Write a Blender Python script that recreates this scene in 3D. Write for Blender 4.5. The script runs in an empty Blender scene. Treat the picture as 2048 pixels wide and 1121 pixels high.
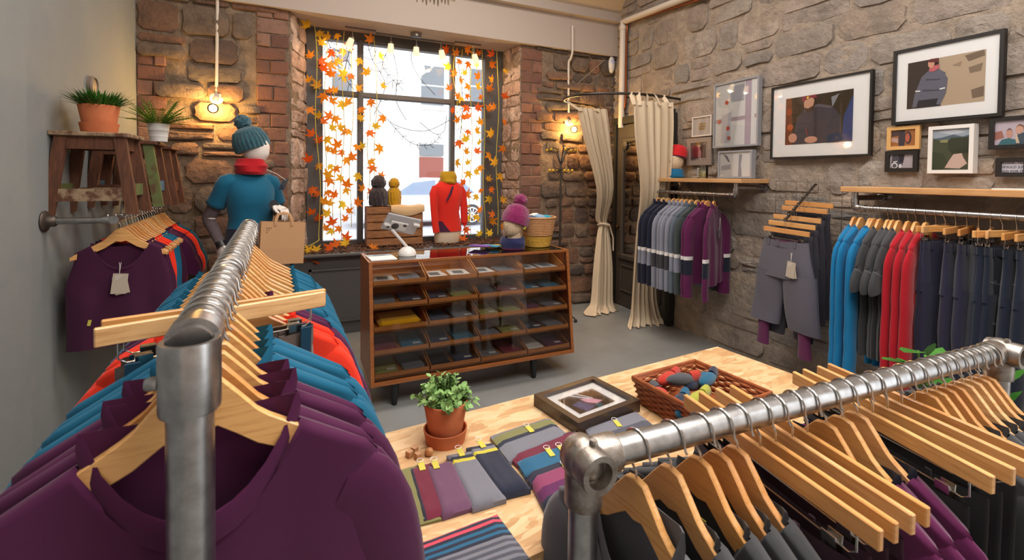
import bpy, math, random
from mathutils import Vector, Matrix, Euler, noise
from math import sin, cos, pi, sqrt, radians as R

scene = bpy.context.scene
C = scene.collection
# ------------------------------------------------------------------ camera (photo frame 2048 x 1121, level wide lens with a vertical shift)
F, CX, PY = 940.0, 1024.0, 378.0
YAW, PIT, ROLL, ZC = R(25.1), R(1.5), R(0.6), 1.5
fwd = Vector((sin(YAW) * cos(PIT), cos(YAW) * cos(PIT), -sin(PIT)))
_r0 = Vector((cos(YAW), -sin(YAW), 0)); _u0 = _r0.cross(fwd)
rgt = _r0 * cos(ROLL) + _u0 * sin(ROLL); upv = _u0 * cos(ROLL) - _r0 * sin(ROLL)
CAM = Vector((0, 0, ZC))
cd = bpy.data.cameras.new('camera'); cam = bpy.data.objects.new('camera', cd); C.objects.link(cam)
cd.sensor_width = 36; cd.lens = F / 2048 * 36; cd.shift_y = -(560.5 - PY) / 2048; cd.clip_start = .05; cd.clip_end = 200
m = Matrix((rgt, upv, -fwd)).transposed().to_4x4(); m.translation = CAM
cam.matrix_world = m; scene.camera = cam
cd.dof.use_dof = True; cd.dof.focus_distance = 2.6; cd.dof.aperture_fstop = 7.0
# ------------------------------------------------------------------ overcast sky, exposure
w = bpy.data.worlds.new('sky'); scene.world = w; w.use_nodes = True
bg = w.node_tree.nodes['Background']; bg.inputs['Color'].default_value = (.93, .97, 1, 1); bg.inputs['Strength'].default_value = 3.0
vs = scene.view_settings; vs.view_transform = 'Standard'; vs.look = 'None'; vs.exposure = 0.5; vs.gamma = 1; vs.use_curve_mapping = False
def area(name, loc, size, power, col, rot=(0, 0, 0), sy=None):
    l = bpy.data.lights.new(name, 'AREA'); l.energy = power; l.color = col; l.size = size
    if sy: l.shape = 'RECTANGLE'; l.size_y = sy
    o = bpy.data.objects.new(name, l); C.objects.link(o); o.location = loc; o.rotation_euler = rot; return o
area('added_fill_light', (1.3, .2, 3.7), 2.6, 105, (1, .95, .9), (0, 0, 0), 2.0)  # unseen soft fill added high up to brighten the room, no real fitting
area('added_fill_light', (1.2, 2.7, 4.15), 1.8, 62, (1, .93, .86), (0, 0, 0), 1.2)  # second added fill, over the middle of the room

def px(x, y, ax, v):
    r = fwd + rgt * ((x - CX) / F) - upv * ((y - PY) / F)
    return CAM + r * ((v - CAM[ax]) / r[ax])
def pxpl(x, y, p0, n):
    r = fwd + rgt * ((x - CX) / F) - upv * ((y - PY) / F)
    return CAM + r * ((Vector(p0) - CAM).dot(n) / r.dot(n))

# ------------------------------------------------------------------ materials
def lin(h):
    if not isinstance(h, str): return (*h, 1)
    h = h.lstrip('#'); v = [int(h[i:i + 2], 16) / 255 for i in (0, 2, 4)]
    return (*[c / 12.92 if c <= .04045 else ((c + .055) / 1.055) ** 2.4 for c in v], 1)
_M = {}
def mat(name, col, rough=.6, metal=0, col2=None, vs=8, detail=4, bump=0, bs=60, bd=.002, stretch=(1, 1, 1), rand=None, wave=0, wdir='X',
        ramp=(.35, .65), spec=.5, sheen=0, emit=0, trans=0, sub=0, coat=0, bdetail=4):
    if name in _M: return _M[name]
    mt = bpy.data.materials.new(name); mt.use_nodes = True; nt = mt.node_tree; N = nt.nodes; L = nt.links
    b = N['Principled BSDF']; b.inputs['Base Color'].default_value = lin(col); b.inputs['Roughness'].default_value = rough
    b.inputs['Metallic'].default_value = metal; b.inputs['Specular IOR Level'].default_value = spec
    if sheen: b.inputs['Sheen Weight'].default_value = sheen; b.inputs['Sheen Roughness'].default_value = .5
    if coat: b.inputs['Coat Weight'].default_value = coat; b.inputs['Coat Roughness'].default_value = .1
    if emit: b.inputs['Emission Color'].default_value = lin(col); b.inputs['Emission Strength'].default_value = emit
    if trans: b.inputs['Transmission Weight'].default_value = trans
    tc = N.new('ShaderNodeTexCoord'); mp = N.new('ShaderNodeMapping'); mp.inputs['Scale'].default_value = stretch
    L.new(tc.outputs['Object'], mp.inputs['Vector'])
    out = None
    if rand:   # colour picked per object
        oi = N.new('ShaderNodeObjectInfo'); cr = N.new('ShaderNodeValToRGB'); e = cr.color_ramp.elements
        cr.color_ramp.interpolation = 'LINEAR'
        while len(e) < len(rand): e.new(.5)
        for i, c in enumerate(rand): e[i].position = i / (len(rand) - 1); e[i].color = lin(c)
        L.new(oi.outputs['Random'], cr.inputs['Fac']); out = cr.outputs['Color']
        ad = N.new('ShaderNodeVectorMath'); ad.operation = 'ADD'; sc = N.new('ShaderNodeVectorMath'); sc.operation = 'SCALE'
        cb = N.new('ShaderNodeCombineXYZ'); L.new(oi.outputs['Random'], cb.inputs['X']); L.new(oi.outputs['Random'], cb.inputs['Z'])
        L.new(cb.outputs[0], sc.inputs[0]); sc.inputs['Scale'].default_value = 37
        L.new(tc.outputs['Object'], ad.inputs[0]); L.new(sc.outputs[0], ad.inputs[1]); L.new(ad.outputs[0], mp.inputs['Vector'])
    if col2:
        nz = N.new('ShaderNodeTexNoise'); nz.inputs['Scale'].default_value = vs; nz.inputs['Detail'].default_value = detail; nz.inputs['Roughness'].default_value = .62
        L.new(mp.outputs[0], nz.inputs['Vector'])
        cr = N.new('ShaderNodeValToRGB'); e = cr.color_ramp.elements; e[0].position = ramp[0]; e[1].position = ramp[1]
        L.new(nz.outputs['Fac'], cr.inputs['Fac'])
        mx = N.new('ShaderNodeMix'); mx.data_type = 'RGBA'; L.new(cr.outputs['Color'], mx.inputs['Factor'])
        if out: L.new(out, mx.inputs['A'])
        else: mx.inputs['A'].default_value = lin(col)
        mx.inputs['B'].default_value = lin(col2); out = mx.outputs['Result']
    if out: L.new(out, b.inputs['Base Color'])
    if bump:
        bp = N.new('ShaderNodeBump'); bp.inputs['Strength'].default_value = bump; bp.inputs['Distance'].default_value = bd
        if wave:
            t = N.new('ShaderNodeTexWave'); t.inputs['Scale'].default_value = wave; t.bands_direction = wdir; t.inputs['Distortion'].default_value = .6
            L.new(mp.outputs[0], t.inputs['Vector']); L.new(t.outputs['Fac'], bp.inputs['Height'])
        else:
            t = N.new('ShaderNodeTexNoise'); t.inputs['Scale'].default_value = bs; t.inputs['Detail'].default_value = bdetail; t.inputs['Roughness'].default_value = .65
            L.new(mp.outputs[0], t.inputs['Vector']); L.new(t.outputs['Fac'], bp.inputs['Height'])
        L.new(bp.outputs[0], b.inputs['Normal'])
    _M[name] = mt; return mt
def cloth(name, col, rough=.85, knit=0, col2=None):
    if knit: return mat(name, col, rough, bump=.5, wave=knit, bd=.002, sheen=.25, spec=.2, col2=col2, vs=90)
    return mat(name, col, rough, bump=.25, bs=420, bd=.0008, sheen=.15, spec=.25, col2=col2, vs=5, ramp=(.3, .8))
def glass_mat(name, tint='#ffffff', amount=1.0, rough=.02):
    if name in _M: return _M[name]
    mt = bpy.data.materials.new(name); mt.use_nodes = True; nt = mt.node_tree; N = nt.nodes; L = nt.links
    N.remove(N['Principled BSDF']); o = N['Material Output']
    t = N.new('ShaderNodeBsdfTransparent'); t.inputs['Color'].default_value = lin(tint)
    g = N.new('ShaderNodeBsdfGlossy'); g.inputs['Roughness'].default_value = rough
    fr = N.new('ShaderNodeFresnel'); fr.inputs['IOR'].default_value = 1.5
    mu = N.new('ShaderNodeMath'); mu.operation = 'MULTIPLY'; mu.inputs[1].default_value = amount; L.new(fr.outputs[0], mu.inputs[0])
    mx = N.new('ShaderNodeMixShader'); L.new(mu.outputs[0], mx.inputs[0]); L.new(t.outputs[0], mx.inputs[1]); L.new(g.outputs[0], mx.inputs[2])
    L.new(mx.outputs[0], o.inputs['Surface']); _M[name] = mt; return mt

STONE_R = mat('right wall stone', '#8a7c70', .9, rand=['#948f8a', '#a4988e', '#ac9c91', '#baa694', '#b1a69b', '#9b8d81', '#b6a08c'], col2='#83786e', vs=7, detail=8, ramp=(.42, .72), bump=1, bs=18, bd=.04, bdetail=9)
MORTAR_R = mat('right wall mortar', '#b5a391', .95, col2='#998b7d', vs=9, detail=8, bump=1, bs=24, bd=.035, bdetail=9)
STONE_B = mat('back wall stone', '#6a5140', .9, rand=['#62524a', '#85604b', '#726055', '#936a50', '#6a5f56', '#836e5d', '#574d48', '#8c6853'], col2='#50433b', vs=8, detail=8, ramp=(.45, .8), bump=1, bs=16, bd=.03, bdetail=8)
MORTAR_B = mat('back wall mortar', '#9d8670', .95, col2='#75624f', vs=11, detail=8, bump=1, bs=24, bd=.03, bdetail=8)
BRICK = mat('old red brick', '#8d5138', .9, rand=['#7f5646', '#755043', '#8a6352', '#6a4a40', '#93705f'], col2='#563f35', vs=14, detail=6, ramp=(.5, .85), bump=.8, bs=40, bd=.01)
REVEAL = mat('daylit reveal stone', '#c2aca2', .9, rand=['#c9b2a6', '#b49c8f', '#d6c2b6', '#bd9a88'], col2='#9a8070', vs=9, detail=6, bump=1, bs=18, bd=.025)  # stone colour raised to carry the window light on the reveals
PLASTER = mat('warm white plaster', '#b9aba0', .85, bump=.08, bs=30, bd=.01)
LWALL = mat('grey green plaster', '#858785', .8, bump=.1, bs=25, bd=.01, col2='#7d8081', vs=2)
FLOOR = mat('grey painted concrete', '#8b8d8c', .45, col2='#7b7a77', vs=2.5, detail=6, bump=.06, bs=12, bd=.01, ramp=(.3, .75))
CEIL = mat('ceiling paint', '#c9b398', .9)
GREYPAINT = mat('dark grey paint', '#4c4a4a', .5)
STEEL = mat('galvanised steel', '#b6b5b5', .33, 1, col2='#9d9b9a', vs=40, stretch=(1, 1, 1), bump=.15, bs=90, bd=.001)
CLAMP = mat('cast clamp metal', '#a9a49e', .42, 1, col2='#7d6e62', vs=38, detail=6, ramp=(.4, .7), bump=.4, bs=70, bd=.002)
WIRE = mat('bright hook wire', '#c9c5c0', .22, 1)
HWOOD = mat('hanger wood', '#d39a5c', .42, rand=['#e0ac6c', '#cf9350', '#dba668', '#c98748', '#e6b880'], col2='#b97c40', vs=5, stretch=(2, 9, 30), ramp=(.45, .8), coat=.25)
SHELFWOOD = mat('pine shelf', '#c99a68', .5, col2='#b07e4c', vs=4, stretch=(25, 1.2, 12), ramp=(.4, .75))
TEAK = mat('teak veneer', '#9a5a28', .42, col2='#7c4218', vs=5, stretch=(1.5, 12, 12), ramp=(.35, .75), coat=.2)
TEAKL = mat('light teak tray', '#c47e3e', .45, col2='#a5642c', vs=5, stretch=(1.5, 12, 12), ramp=(.35, .75))
BLACK = mat('black lacquer', '#17151a', .4)
BLACKWOOD = mat('black wood frame', '#0f0c0c', .5, col2='#1a1412', vs=6, stretch=(20, 20, 3))
WHITEP = mat('white plastic', '#d9d6d3', .35)
GLASS = glass_mat('clear pane glass')
CABGLASS = glass_mat('cabinet glass', '#fafbfa', 1.15)
BULBGLASS = glass_mat('bulb glass', '#fff2d8', 1)
COPPER = mat('copper pipe', '#a5623f', .35, 1)
TERRA = mat('terracotta', '#cb7449', .8, col2='#bd683f', vs=9)
LINEN = cloth('cream linen', '#d2bfa4', .9)
PAPER = mat('kraft paper', '#b58a62', .8, bump=.15, bs=9, bd=.006)
TAGM = mat('tag card', '#b3a595', .8); WHITEC = mat('white card', '#e6e2e0', .7); YEL = mat('yellow label', '#c2b648', .7)
MANQ = mat('white mannequin', '#e6dcd4', .4)

# ------------------------------------------------------------------ mesh builder
class MB:
    def __init__(s): s.v = []; s.f = []; s.m = []; s.mi = 0
    def add(s, vs, fs):
        o = len(s.v); s.v += [tuple(v) for v in vs]; s.f += [tuple(i + o for i in f) for f in fs]; s.m += [s.mi] * len(fs); return s
    def box(s, c, d, rot=None, bev=0):
        hx, hy, hz = d[0] / 2, d[1] / 2, d[2] / 2
        if bev:
            b = min(bev, hx * .9, hy * .9, hz * .9); P = []; idx = {}
            for sx in (-1, 1):
                for sy in (-1, 1):
                    for sz in (-1, 1):
                        for k, q in enumerate(((b, b, 0), (b, 0, b), (0, b, b))):
                            idx[(sx, sy, sz, k)] = len(P); P.append(Vector((sx * (hx - q[0]), sy * (hy - q[1]), sz * (hz - q[2]))))
            Fs = []
            S = (-1, 1)
            def quad(a): Fs.append(a)
            for t in S:
                Fs.append([idx[(t, y, z, 2)] for y, z in ((-1, -1), (1, -1), (1, 1), (-1, 1))][::t])
                Fs.append([idx[(x, t, z, 1)] for x, z in ((-1, -1), (-1, 1), (1, 1), (1, -1))][::t])
                Fs.append([idx[(x, y, t, 0)] for x, y in ((-1, -1), (1, -1), (1, 1), (-1, 1))][::t])
            for a in S:
                for c2 in S:
                    Fs.append([idx[(-1, a, c2, 0)], idx[(1, a, c2, 0)], idx[(1, a, c2, 1)], idx[(-1, a, c2, 1)]][::a * c2])
                    Fs.append([idx[(a, -1, c2, 0)], idx[(a, -1, c2, 2)], idx[(a, 1, c2, 2)], idx[(a, 1, c2, 0)]][::a * c2])
                    Fs.append([idx[(a, c2, -1, 1)], idx[(a, c2, 1, 1)], idx[(a, c2, 1, 2)], idx[(a, c2, -1, 2)]][::a * c2])
                    for z in S: Fs.append([idx[(a, c2, z, 0)], idx[(a, c2, z, 1)], idx[(a, c2, z, 2)]][::a * c2 * z])
        else:
            P = [Vector((x * hx, y * hy, z * hz)) for x in (-1, 1) for y in (-1, 1) for z in (-1, 1)]
            Fs = [(0, 1, 3, 2), (4, 6, 7, 5), (0, 4, 5, 1), (2, 3, 7, 6), (0, 2, 6, 4), (1, 5, 7, 3)]
        M_ = rot if isinstance(rot, Matrix) else (Euler(rot).to_matrix() if rot else None)
        if M_: P = [M_ @ p for p in P]
        cc = Vector(c); return s.add([p + cc for p in P], Fs)
    def tube(s, path, r, n=8, caps=True, closed=False, flat=None):
        path = [Vector(p) for p in path]; K = len(path); V = []; Fs = []
        up = None
        for i, p in enumerate(path):
            if closed: d = path[(i + 1) % K] - path[i - 1]
            else: d = path[min(i + 1, K - 1)] - path[max(i - 1, 0)]
            d = d.normalized() if d.length > 1e-9 else Vector((0, 0, 1))
            if up is None:
                a = Vector((0, 1, 0)) if abs(d.y) < .8 else Vector((1, 0, 0)); up = (a - d * a.dot(d)).normalized()
            else:
                up = up - d * up.dot(d); up = up.normalized() if up.length > 1e-6 else d.orthogonal().normalized()
            sd = d.cross(up); rr = r[i] if isinstance(r, (list, tuple)) else r
            ra, rb = rr if isinstance(rr, (list, tuple)) else (rr, rr)
            for k in range(n):
                t = 2 * pi * k / n; V.append(p + up * (rb * cos(t)) + sd * (ra * sin(t)))
        for i in range(K if closed else K - 1):
            j = (i + 1) % K
            for k in range(n): Fs.append((i * n + k, i * n + (k + 1) % n, j * n + (k + 1) % n, j * n + k))
        if caps and not closed: Fs += [tuple(range(n))[::-1], tuple((K - 1) * n + k for k in range(n))]
        return s.add(V, Fs)
    def lathe(s, prof, n=24, c=(0, 0, 0), mod=None, caps=True):
        V = []; Fs = []; K = len(prof)
        for i, (r, z) in enumerate(prof):
            for k in range(n):
                t = 2 * pi * k / n; q = r * (mod(t, i) if mod else 1); V.append((c[0] + q * cos(t), c[1] + q * sin(t), c[2] + z))
        for i in range(K - 1):
            for k in range(n): Fs.append((i * n + k, i * n + (k + 1) % n, (i + 1) * n + (k + 1) % n, (i + 1) * n + k))
        if caps: Fs += [tuple(range(n))[::-1], tuple((K - 1) * n + k for k in range(n))]
        return s.add(V, Fs)
    def prism(s, pts, a, b, ax=1):
        n = len(pts)
        def mk(p, t): return (p[0], t, p[1]) if ax == 1 else ((t, p[0], p[1]) if ax == 0 else (p[0], p[1], t))
        V = [mk(p, a) for p in pts] + [mk(p, b) for p in pts]
        return s.add(V, [tuple(range(n)), tuple(range(n, 2 * n))[::-1]] + [(i, i + n, (i + 1) % n + n, (i + 1) % n) for i in range(n)])
    def grid(s, fn, nu, nv, wrap=False):
        V = [fn(i / nu, j / nv) for j in range(nv + 1) for i in range(nu if wrap else nu + 1)]; W = nu if wrap else nu + 1
        return s.add(V, [(j * W + i, j * W + (i + 1) % W, (j + 1) * W + (i + 1) % W, (j + 1) * W + i) for j in range(nv) for i in range(nu)])
    def ell(s, c, r, n=14, k=9, rot=None, fn=None):
        V = []; M_ = Euler(rot).to_matrix() if rot else None
        for j in range(k + 1):
            a = pi * j / k
            for i in range(n):
                t = 2 * pi * i / n; d = Vector((sin(a) * cos(t), sin(a) * sin(t), cos(a))); q = fn(d) if fn else 1
                p = Vector((d.x * r[0], d.y * r[1], d.z * r[2])) * q
                V.append((M_ @ p if M_ else p) + Vector(c))
        return s.add(V, [(j * n + i, (j + 1) * n + i, (j + 1) * n + (i + 1) % n, j * n + (i + 1) % n) for j in range(k) for i in range(n)])
    def mesh(s, name, mats, smooth=True):
        me = bpy.data.meshes.new(name); me.from_pydata(s.v, [], s.f); me.validate()
        for mm in (mats if isinstance(mats, (list, tuple)) else [mats]): me.materials.append(mm)
        if len(me.polygons) == len(s.m): me.polygons.foreach_set('material_index', s.m)
        if smooth:
            me.polygons.foreach_set('use_smooth', [True] * len(me.polygons))
            if smooth != 'all': me.set_sharp_from_angle(angle=R(smooth if smooth is not True else 40))
        me.update(); return me
    def build(s, name, mats, parent=None, smooth=True, loc=None, rot=None):
        return place(name, s.mesh(name, mats, smooth), parent, loc, rot)
def place(name, me, parent=None, loc=None, rot=None):
    o = bpy.data.objects.new(name, me); C.objects.link(o)
    if parent: o.parent = parent
    if loc is not None: o.location = loc
    if rot is not None: o.rotation_euler = rot
    return o
def tag(o, label, cat, group=None, kind=None):
    o['label'] = label; o['category'] = cat
    if group: o['group'] = group
    if kind: o['kind'] = kind
    return o
def thing(name, label, cat, loc=(0, 0, 0), rotz=0, group=None, rot=None):
    o = bpy.data.objects.new(name, None); C.objects.link(o); o.location = loc; o.rotation_euler = rot or (0, 0, rotz); o.empty_display_size = .05
    return tag(o, label, cat, group)
def struct(o, label=None):
    o['kind'] = 'structure'
    if label: o['label'] = label
    return o
def copy_tree(o, loc=None, rot=None, label=None, group=None, parent=None):
    c = o.copy(); C.objects.link(c); c.parent = parent
    if loc is not None: c.location = loc
    if rot is not None: c.rotation_euler = rot
    if label: c['label'] = label
    if group: c['group'] = group
    for ch in list(o.children): copy_tree(ch, parent=c)
    return c
def bez(p0, p1, p2, p3, n=10):
    p0, p1, p2, p3 = map(Vector, (p0, p1, p2, p3)); return [(p0 * (1 - t) ** 3 + p1 * 3 * t * (1 - t) ** 2 + p2 * 3 * t * t * (1 - t) + p3 * t ** 3) for t in [i / n for i in range(n + 1)]]
def smooth_path(pts, n=4):
    pts = [Vector(p) for p in pts]; out = []
    for i in range(len(pts) - 1):
        a = pts[max(i - 1, 0)]; b = pts[i]; c = pts[i + 1]; d = pts[min(i + 2, len(pts) - 1)]
        for k in range(n):
            t = k / n; out.append(.5 * ((2 * b) + (c - a) * t + (2 * a - 5 * b + 4 * c - d) * t * t + (3 * b - a - 3 * c + d) * t ** 3))
    return out + [pts[-1]]
def text_mesh(txt, size, mt, name='lettering', align='CENTER'):
    cu = bpy.data.curves.new('t', 'FONT'); cu.body = txt; cu.size = size; cu.align_x = align; cu.align_y = 'CENTER'; cu.extrude = .0002
    o = bpy.data.objects.new('t', cu); me = bpy.data.meshes.new_from_object(o); bpy.data.objects.remove(o); bpy.data.curves.remove(cu)
    me.materials.clear(); me.materials.append(mt); me.name = name; return me
rnd = random.Random(7)
# ================================================================== THE SETTING
YB, XL = 4.68, -1.12                       # back wall plane, left wall plane
RW0 = Vector((3.478, 2.5, 0)); RWA = -math.atan(.0335); RWN = Vector((1, -.0335, 0)).normalized()
RWM = Matrix.Translation(RW0) @ Matrix.Rotation(RWA, 4, 'Z')
def rwl(x, y, off=0):                      # photo pixel -> wall coordinates (along, height) on the right wall, off metres in front of it
    p = RWM.inverted() @ pxpl(x, y, RW0 - RWN * off, RWN); return p.y, p.z
def rww(off, l, z): return RWM @ Vector((-off, l, z))

o = MB().box((1.2, 1.3, -.05), (6.4, 8.0, .1)).build('floor', FLOOR, smooth=False); struct(o, 'smooth grey painted concrete floor')
o = MB().box((XL - .1, 3.7, 2.2), (.2, 3.4, 4.6)).box((XL - .06, .4, 2.2), (.2, 4.9, 4.6)).build('wall_left', LWALL, smooth=False); struct(o, 'smooth grey green plastered wall')
o = MB().box((1.2, -2.6, 2.2), (6.4, .2, 4.6)).build('wall_rear', PLASTER, smooth=False); struct(o)
cl = MB().prism([(-2.6, 4.3), (3.75, 4.3), (4.62, 3.40), (4.75, 3.40), (4.75, 4.5), (-2.6, 4.5)], -1.4, 4.1, 0)
struct(cl.build('ceiling', CEIL, smooth=False), 'warm white ceiling sloping down to the window beam')
bm = MB().box((1.3, 5.0, 3.2), (5.2, .76, .49)).box((1.3, 4.60, 3.39), (5.2, .1, .1)).box((1.3, 4.9, 3.9), (5.2, .5, 1.0))
struct(bm.build('trim_1', PLASTER, smooth=False), 'plastered white beam above the shop window')

def wavy_wall(mb, org, U, V, Nn, w_, h_, amp, seed, res=.09):
    nu, nv = max(2, int(w_ / res)), max(2, int(h_ / res))
    def fn(a, b):
        p = org + U * (a * w_) + V * (b * h_)
        e = min(1, 8 * min(a, 1 - a) + .25) 
        return p + Nn * (amp * e * (noise.noise(p * 3.1 + Vector((seed, 0, 0))) + .6 * noise.noise(p * 8)))
    mb.grid(fn, nu, nv)
def masonry(parent, org, U, V, Nn, w_, h_, rows, wid, proud, mt, seed, brick=None, skip=None, name='stone', bproud=.01, bmat=None, gap=.012):
    """stones laid in uneven courses: org + U*u + V*v, Nn points into the room; coordinates are the parent's."""
    rg = random.Random(seed); v = 0; prev = [rg.random() * 9 for _ in range(3)]
    def wob(u, k): return .022 * noise.noise(Vector((u * 2.3, k * 7.7, seed)))
    k = 0; cnt = 0
    while v < h_ - .03:
        rh = rg.uniform(*rows); rh = min(rh, h_ - v); u = -rg.uniform(0, wid[0] * .5)
        if h_ - v - rh < .05: rh = h_ - v
        while u < w_:
            sw = rg.uniform(*wid) * (1.25 if rg.random() < .2 else 1)
            u0, u1 = max(u, 0), min(u + sw, w_); u += sw
            if u1 - u0 < .05: continue
            parts = [(0, 1)]
            if rg.random() < .28 and rh > .13: q = rg.uniform(.35, .65); parts = [(0, q), (q, 1)]
            for a, b in parts:
                uc, vc = (u0 + u1) / 2, v + rh * (a + b) / 2
                if skip and skip(uc, vc, u0, u1, v + rh * a, v + rh * b): continue
                if brick and brick(uc, vc): continue
                def lo(uu): return v + rh * a + (wob(uu, k) if a == 0 else 0)
                def hi(uu): return v + rh * b + (wob(uu, k + 1) if b == 1 else 0)
                g = gap; j = lambda s_: rg.uniform(-s_, s_)
                L_, R_ = u0 + g, u1 - g; W = R_ - L_; H = rh * (b - a) - 2 * g
                cr = min(W, H) * rg.uniform(.12, .3)
                pts = [(L_ + cr, lo(L_) + g), (L_ + W * rg.uniform(.4, .6), lo(uc) + g + j(.008)), (R_ - cr, lo(R_) + g), (R_, lo(R_) + g + cr), (R_ + j(.012), lo(R_) + g + H * rg.uniform(.4, .6)),
                       (R_, hi(R_) - g - cr), (R_ - cr, hi(R_) - g), (L_ + W * rg.uniform(.4, .6), hi(uc) - g + j(.008)), (L_ + cr, hi(L_) - g), (L_, hi(L_) - g - cr), (L_ + j(.012), lo(L_) + g + H * rg.uniform(.4, .6)), (L_, lo(L_) + g + cr)]
                pr = rg.uniform(*proud); n = len(pts); tu, tv = rg.uniform(-.06, .06), rg.uniform(-.08, .08)
                cen = org + U * uc + V * vc; V_ = []
                for f_, hgt, jj in ((1.0, -.03, 0), (.97, pr * .75, 0), (.72, pr, .006), (.35, pr * 1.08, .006)):
                    for (pu, pv) in pts:
                        du, dv = (pu - uc) * f_, (pv - vc) * f_
                        V_.append(U * du + V * dv + Nn * (hgt + (tu * du + tv * dv) * (hgt > 0) + j(jj) if jj else hgt + (tu * du + tv * dv) * (hgt > 0)))
                Fs = [(r_ * n + i, r_ * n + (i + 1) % n, (r_ + 1) * n + (i + 1) % n, (r_ + 1) * n + i) for r_ in range(3) for i in range(n)] + [tuple(3 * n + i for i in range(n))]
                mb = MB().add(V_, Fs); mb.build(name, mt, parent, 50, loc=cen); cnt += 1
        v += rh; k += 1
    return cnt
def brickwork(parent, org, U, V, Nn, w_, h_, bw, bh, mt, seed, skip=None, name='brick', proud=(.006, .02)):
    rg = random.Random(seed); v = 0; r_ = 0
    while v < h_ - bh * .4:
        hh = bh * rg.uniform(.9, 1.12); u = -(bw * .5 if r_ % 2 else 0)
        while u < w_ - .02:
            b_ = bw * rg.uniform(.93, 1.07); u0, u1 = max(0, u), min(w_, u + b_); u += b_
            if u1 - u0 < .04 or rg.random() < .03: continue
            uc, vc = (u0 + u1) / 2, v + hh / 2
            if skip and skip(uc, vc): continue
            pr = rg.uniform(*proud); g = .005; V_ = []; tl = rg.uniform(-.04, .04)
            for f_, hg in ((0, -.03), (0, pr * .6), (.008, pr)):
                for su, sv in ((-1, -1), (1, -1), (1, 1), (-1, 1)):
                    V_.append(U * (su * ((u1 - u0) / 2 - g - f_)) + V * (sv * (hh / 2 - g - f_) + tl * su * (u1 - u0) / 2) + Nn * (hg + rg.uniform(-.003, .003)))
            MB().add(V_, [(q * 4 + i, q * 4 + (i + 1) % 4, q * 4 + 4 + (i + 1) % 4, q * 4 + 4 + i) for q in range(2) for i in range(4)] + [(8, 9, 10, 11)]).build(name, mt, parent, 30, loc=org + U * uc + V * vc)
        v += hh; r_ += 1

VX, VY, VZ = Vector((1, 0, 0)), Vector((0, 1, 0)), Vector((0, 0, 1))
# ---- back wall: two stone piers with the window recess between them
wb = MB()
wb.prism([(XL - .2, YB + .02), (-.02, YB + .02), (.12, 5.12), (.12, 5.38), (XL - .2, 5.38)], 0, 3.0, 2)
wb.prism([(2.30, YB + .02), (4.0, YB + .02), (4.0, 5.38), (2.235, 5.38), (2.235, 5.12)], 0, 3.0, 2)
wavy_wall(wb, Vector((XL, YB, 0)), VX, VZ, -VY, 1.11, 2.98, .012, 3)
wavy_wall(wb, Vector((2.285, YB, 0)), VX, VZ, -VY, 1.4, 2.98, .012, 5)
rl = Vector((.145, .42, 0)); rln = Vector((rl.y, -rl.x, 0)).normalized()
wavy_wall(wb, Vector((-.01, YB, 0)), rl.normalized(), VZ, rln, rl.length, 2.98, .02, 9, .06)
rr = Vector((-.055, .42, 0)); rrn = Vector((-rr.y, rr.x, 0)).normalized()
wavy_wall(wb, Vector((2.285, YB, 0)), rr.normalized(), VZ, rrn, rr.length, 2.98, .02, 11, .06)
wallb = wb.build('wall_back', MORTAR_B, smooth=60); struct(wallb, 'exposed stone and brick wall around the shop window')
def bl(u, v): return (u < .2 and 1.72 < v < 2.45) or (u > .85 and v > 1.3 + .0 * u)
masonry(wallb, Vector((XL, YB, 0)), VX, VZ, -VY, 1.1, 2.97, (.11, .26), (.16, .42), (.012, .045), STONE_B, 21, brick=bl)
brickwork(wallb, Vector((XL, YB, 1.75)), VX, VZ, -VY, .2, .68, .2, .125, BRICK, 4)
brickwork(wallb, Vector((XL + .84, YB, 1.32)), VX, VZ, -VY, .26, 1.62, .24, .12, BRICK, 5)
masonry(wallb, Vector((2.29, YB, 0)), VX, VZ, -VY, 1.28, 2.97, (.09, .21), (.14, .36), (.012, .045), STONE_B, 33, brick=lambda u, v: u < .28 and v > .85)
brickwork(wallb, Vector((2.29, YB, .9)), VX, VZ, -VY, .26, 2.06, .26, .118, BRICK, 6)
masonry(wallb, Vector((-.01, YB, .78)), rl.normalized(), VZ, rln, rl.length, 2.17, (.13, .3), (.2, .45), (.002, .018), REVEAL, 41, gap=.007)
masonry(wallb, Vector((2.285, YB, .78)), rr.normalized(), VZ, rrn, rr.length, 2.17, (.1, .24), (.18, .4), (.002, .014), REVEAL, 43, gap=.006)
# ---- right wall, coursed rubble
wr = MB(); wr.box((.12, -.4, 2.2), (.2, 5.6, 4.6))
wavy_wall(wr, Vector((0, -2.6, 0)), VY, VZ, -VX, 4.85, 4.3, .016, 15, .1)
wallr = wr.build('wall_right', MORTAR_R, smooth=60); wallr.matrix_world = RWM; struct(wallr, 'long exposed rubble stone wall')
DY0, DY1, DZ = 1.13, 2.02, 2.12       # door, in wall coordinates
masonry(wallr, Vector((0, -2.0, .02)), VY, VZ, -VX, 4.2, 3.75, (.12, .27), (.2, .55), (.004, .02), STONE_R, 52, gap=.011,
        skip=lambda uc, vc, u0, u1, v0, v1: (u1 - 2.0 > DY0 - .05 and v0 < DZ) or (vc > 3.1 and uc < 1.2) or (vc > 2.5 and uc < .5) or (vc < 1.0 and uc < .9))
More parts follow.
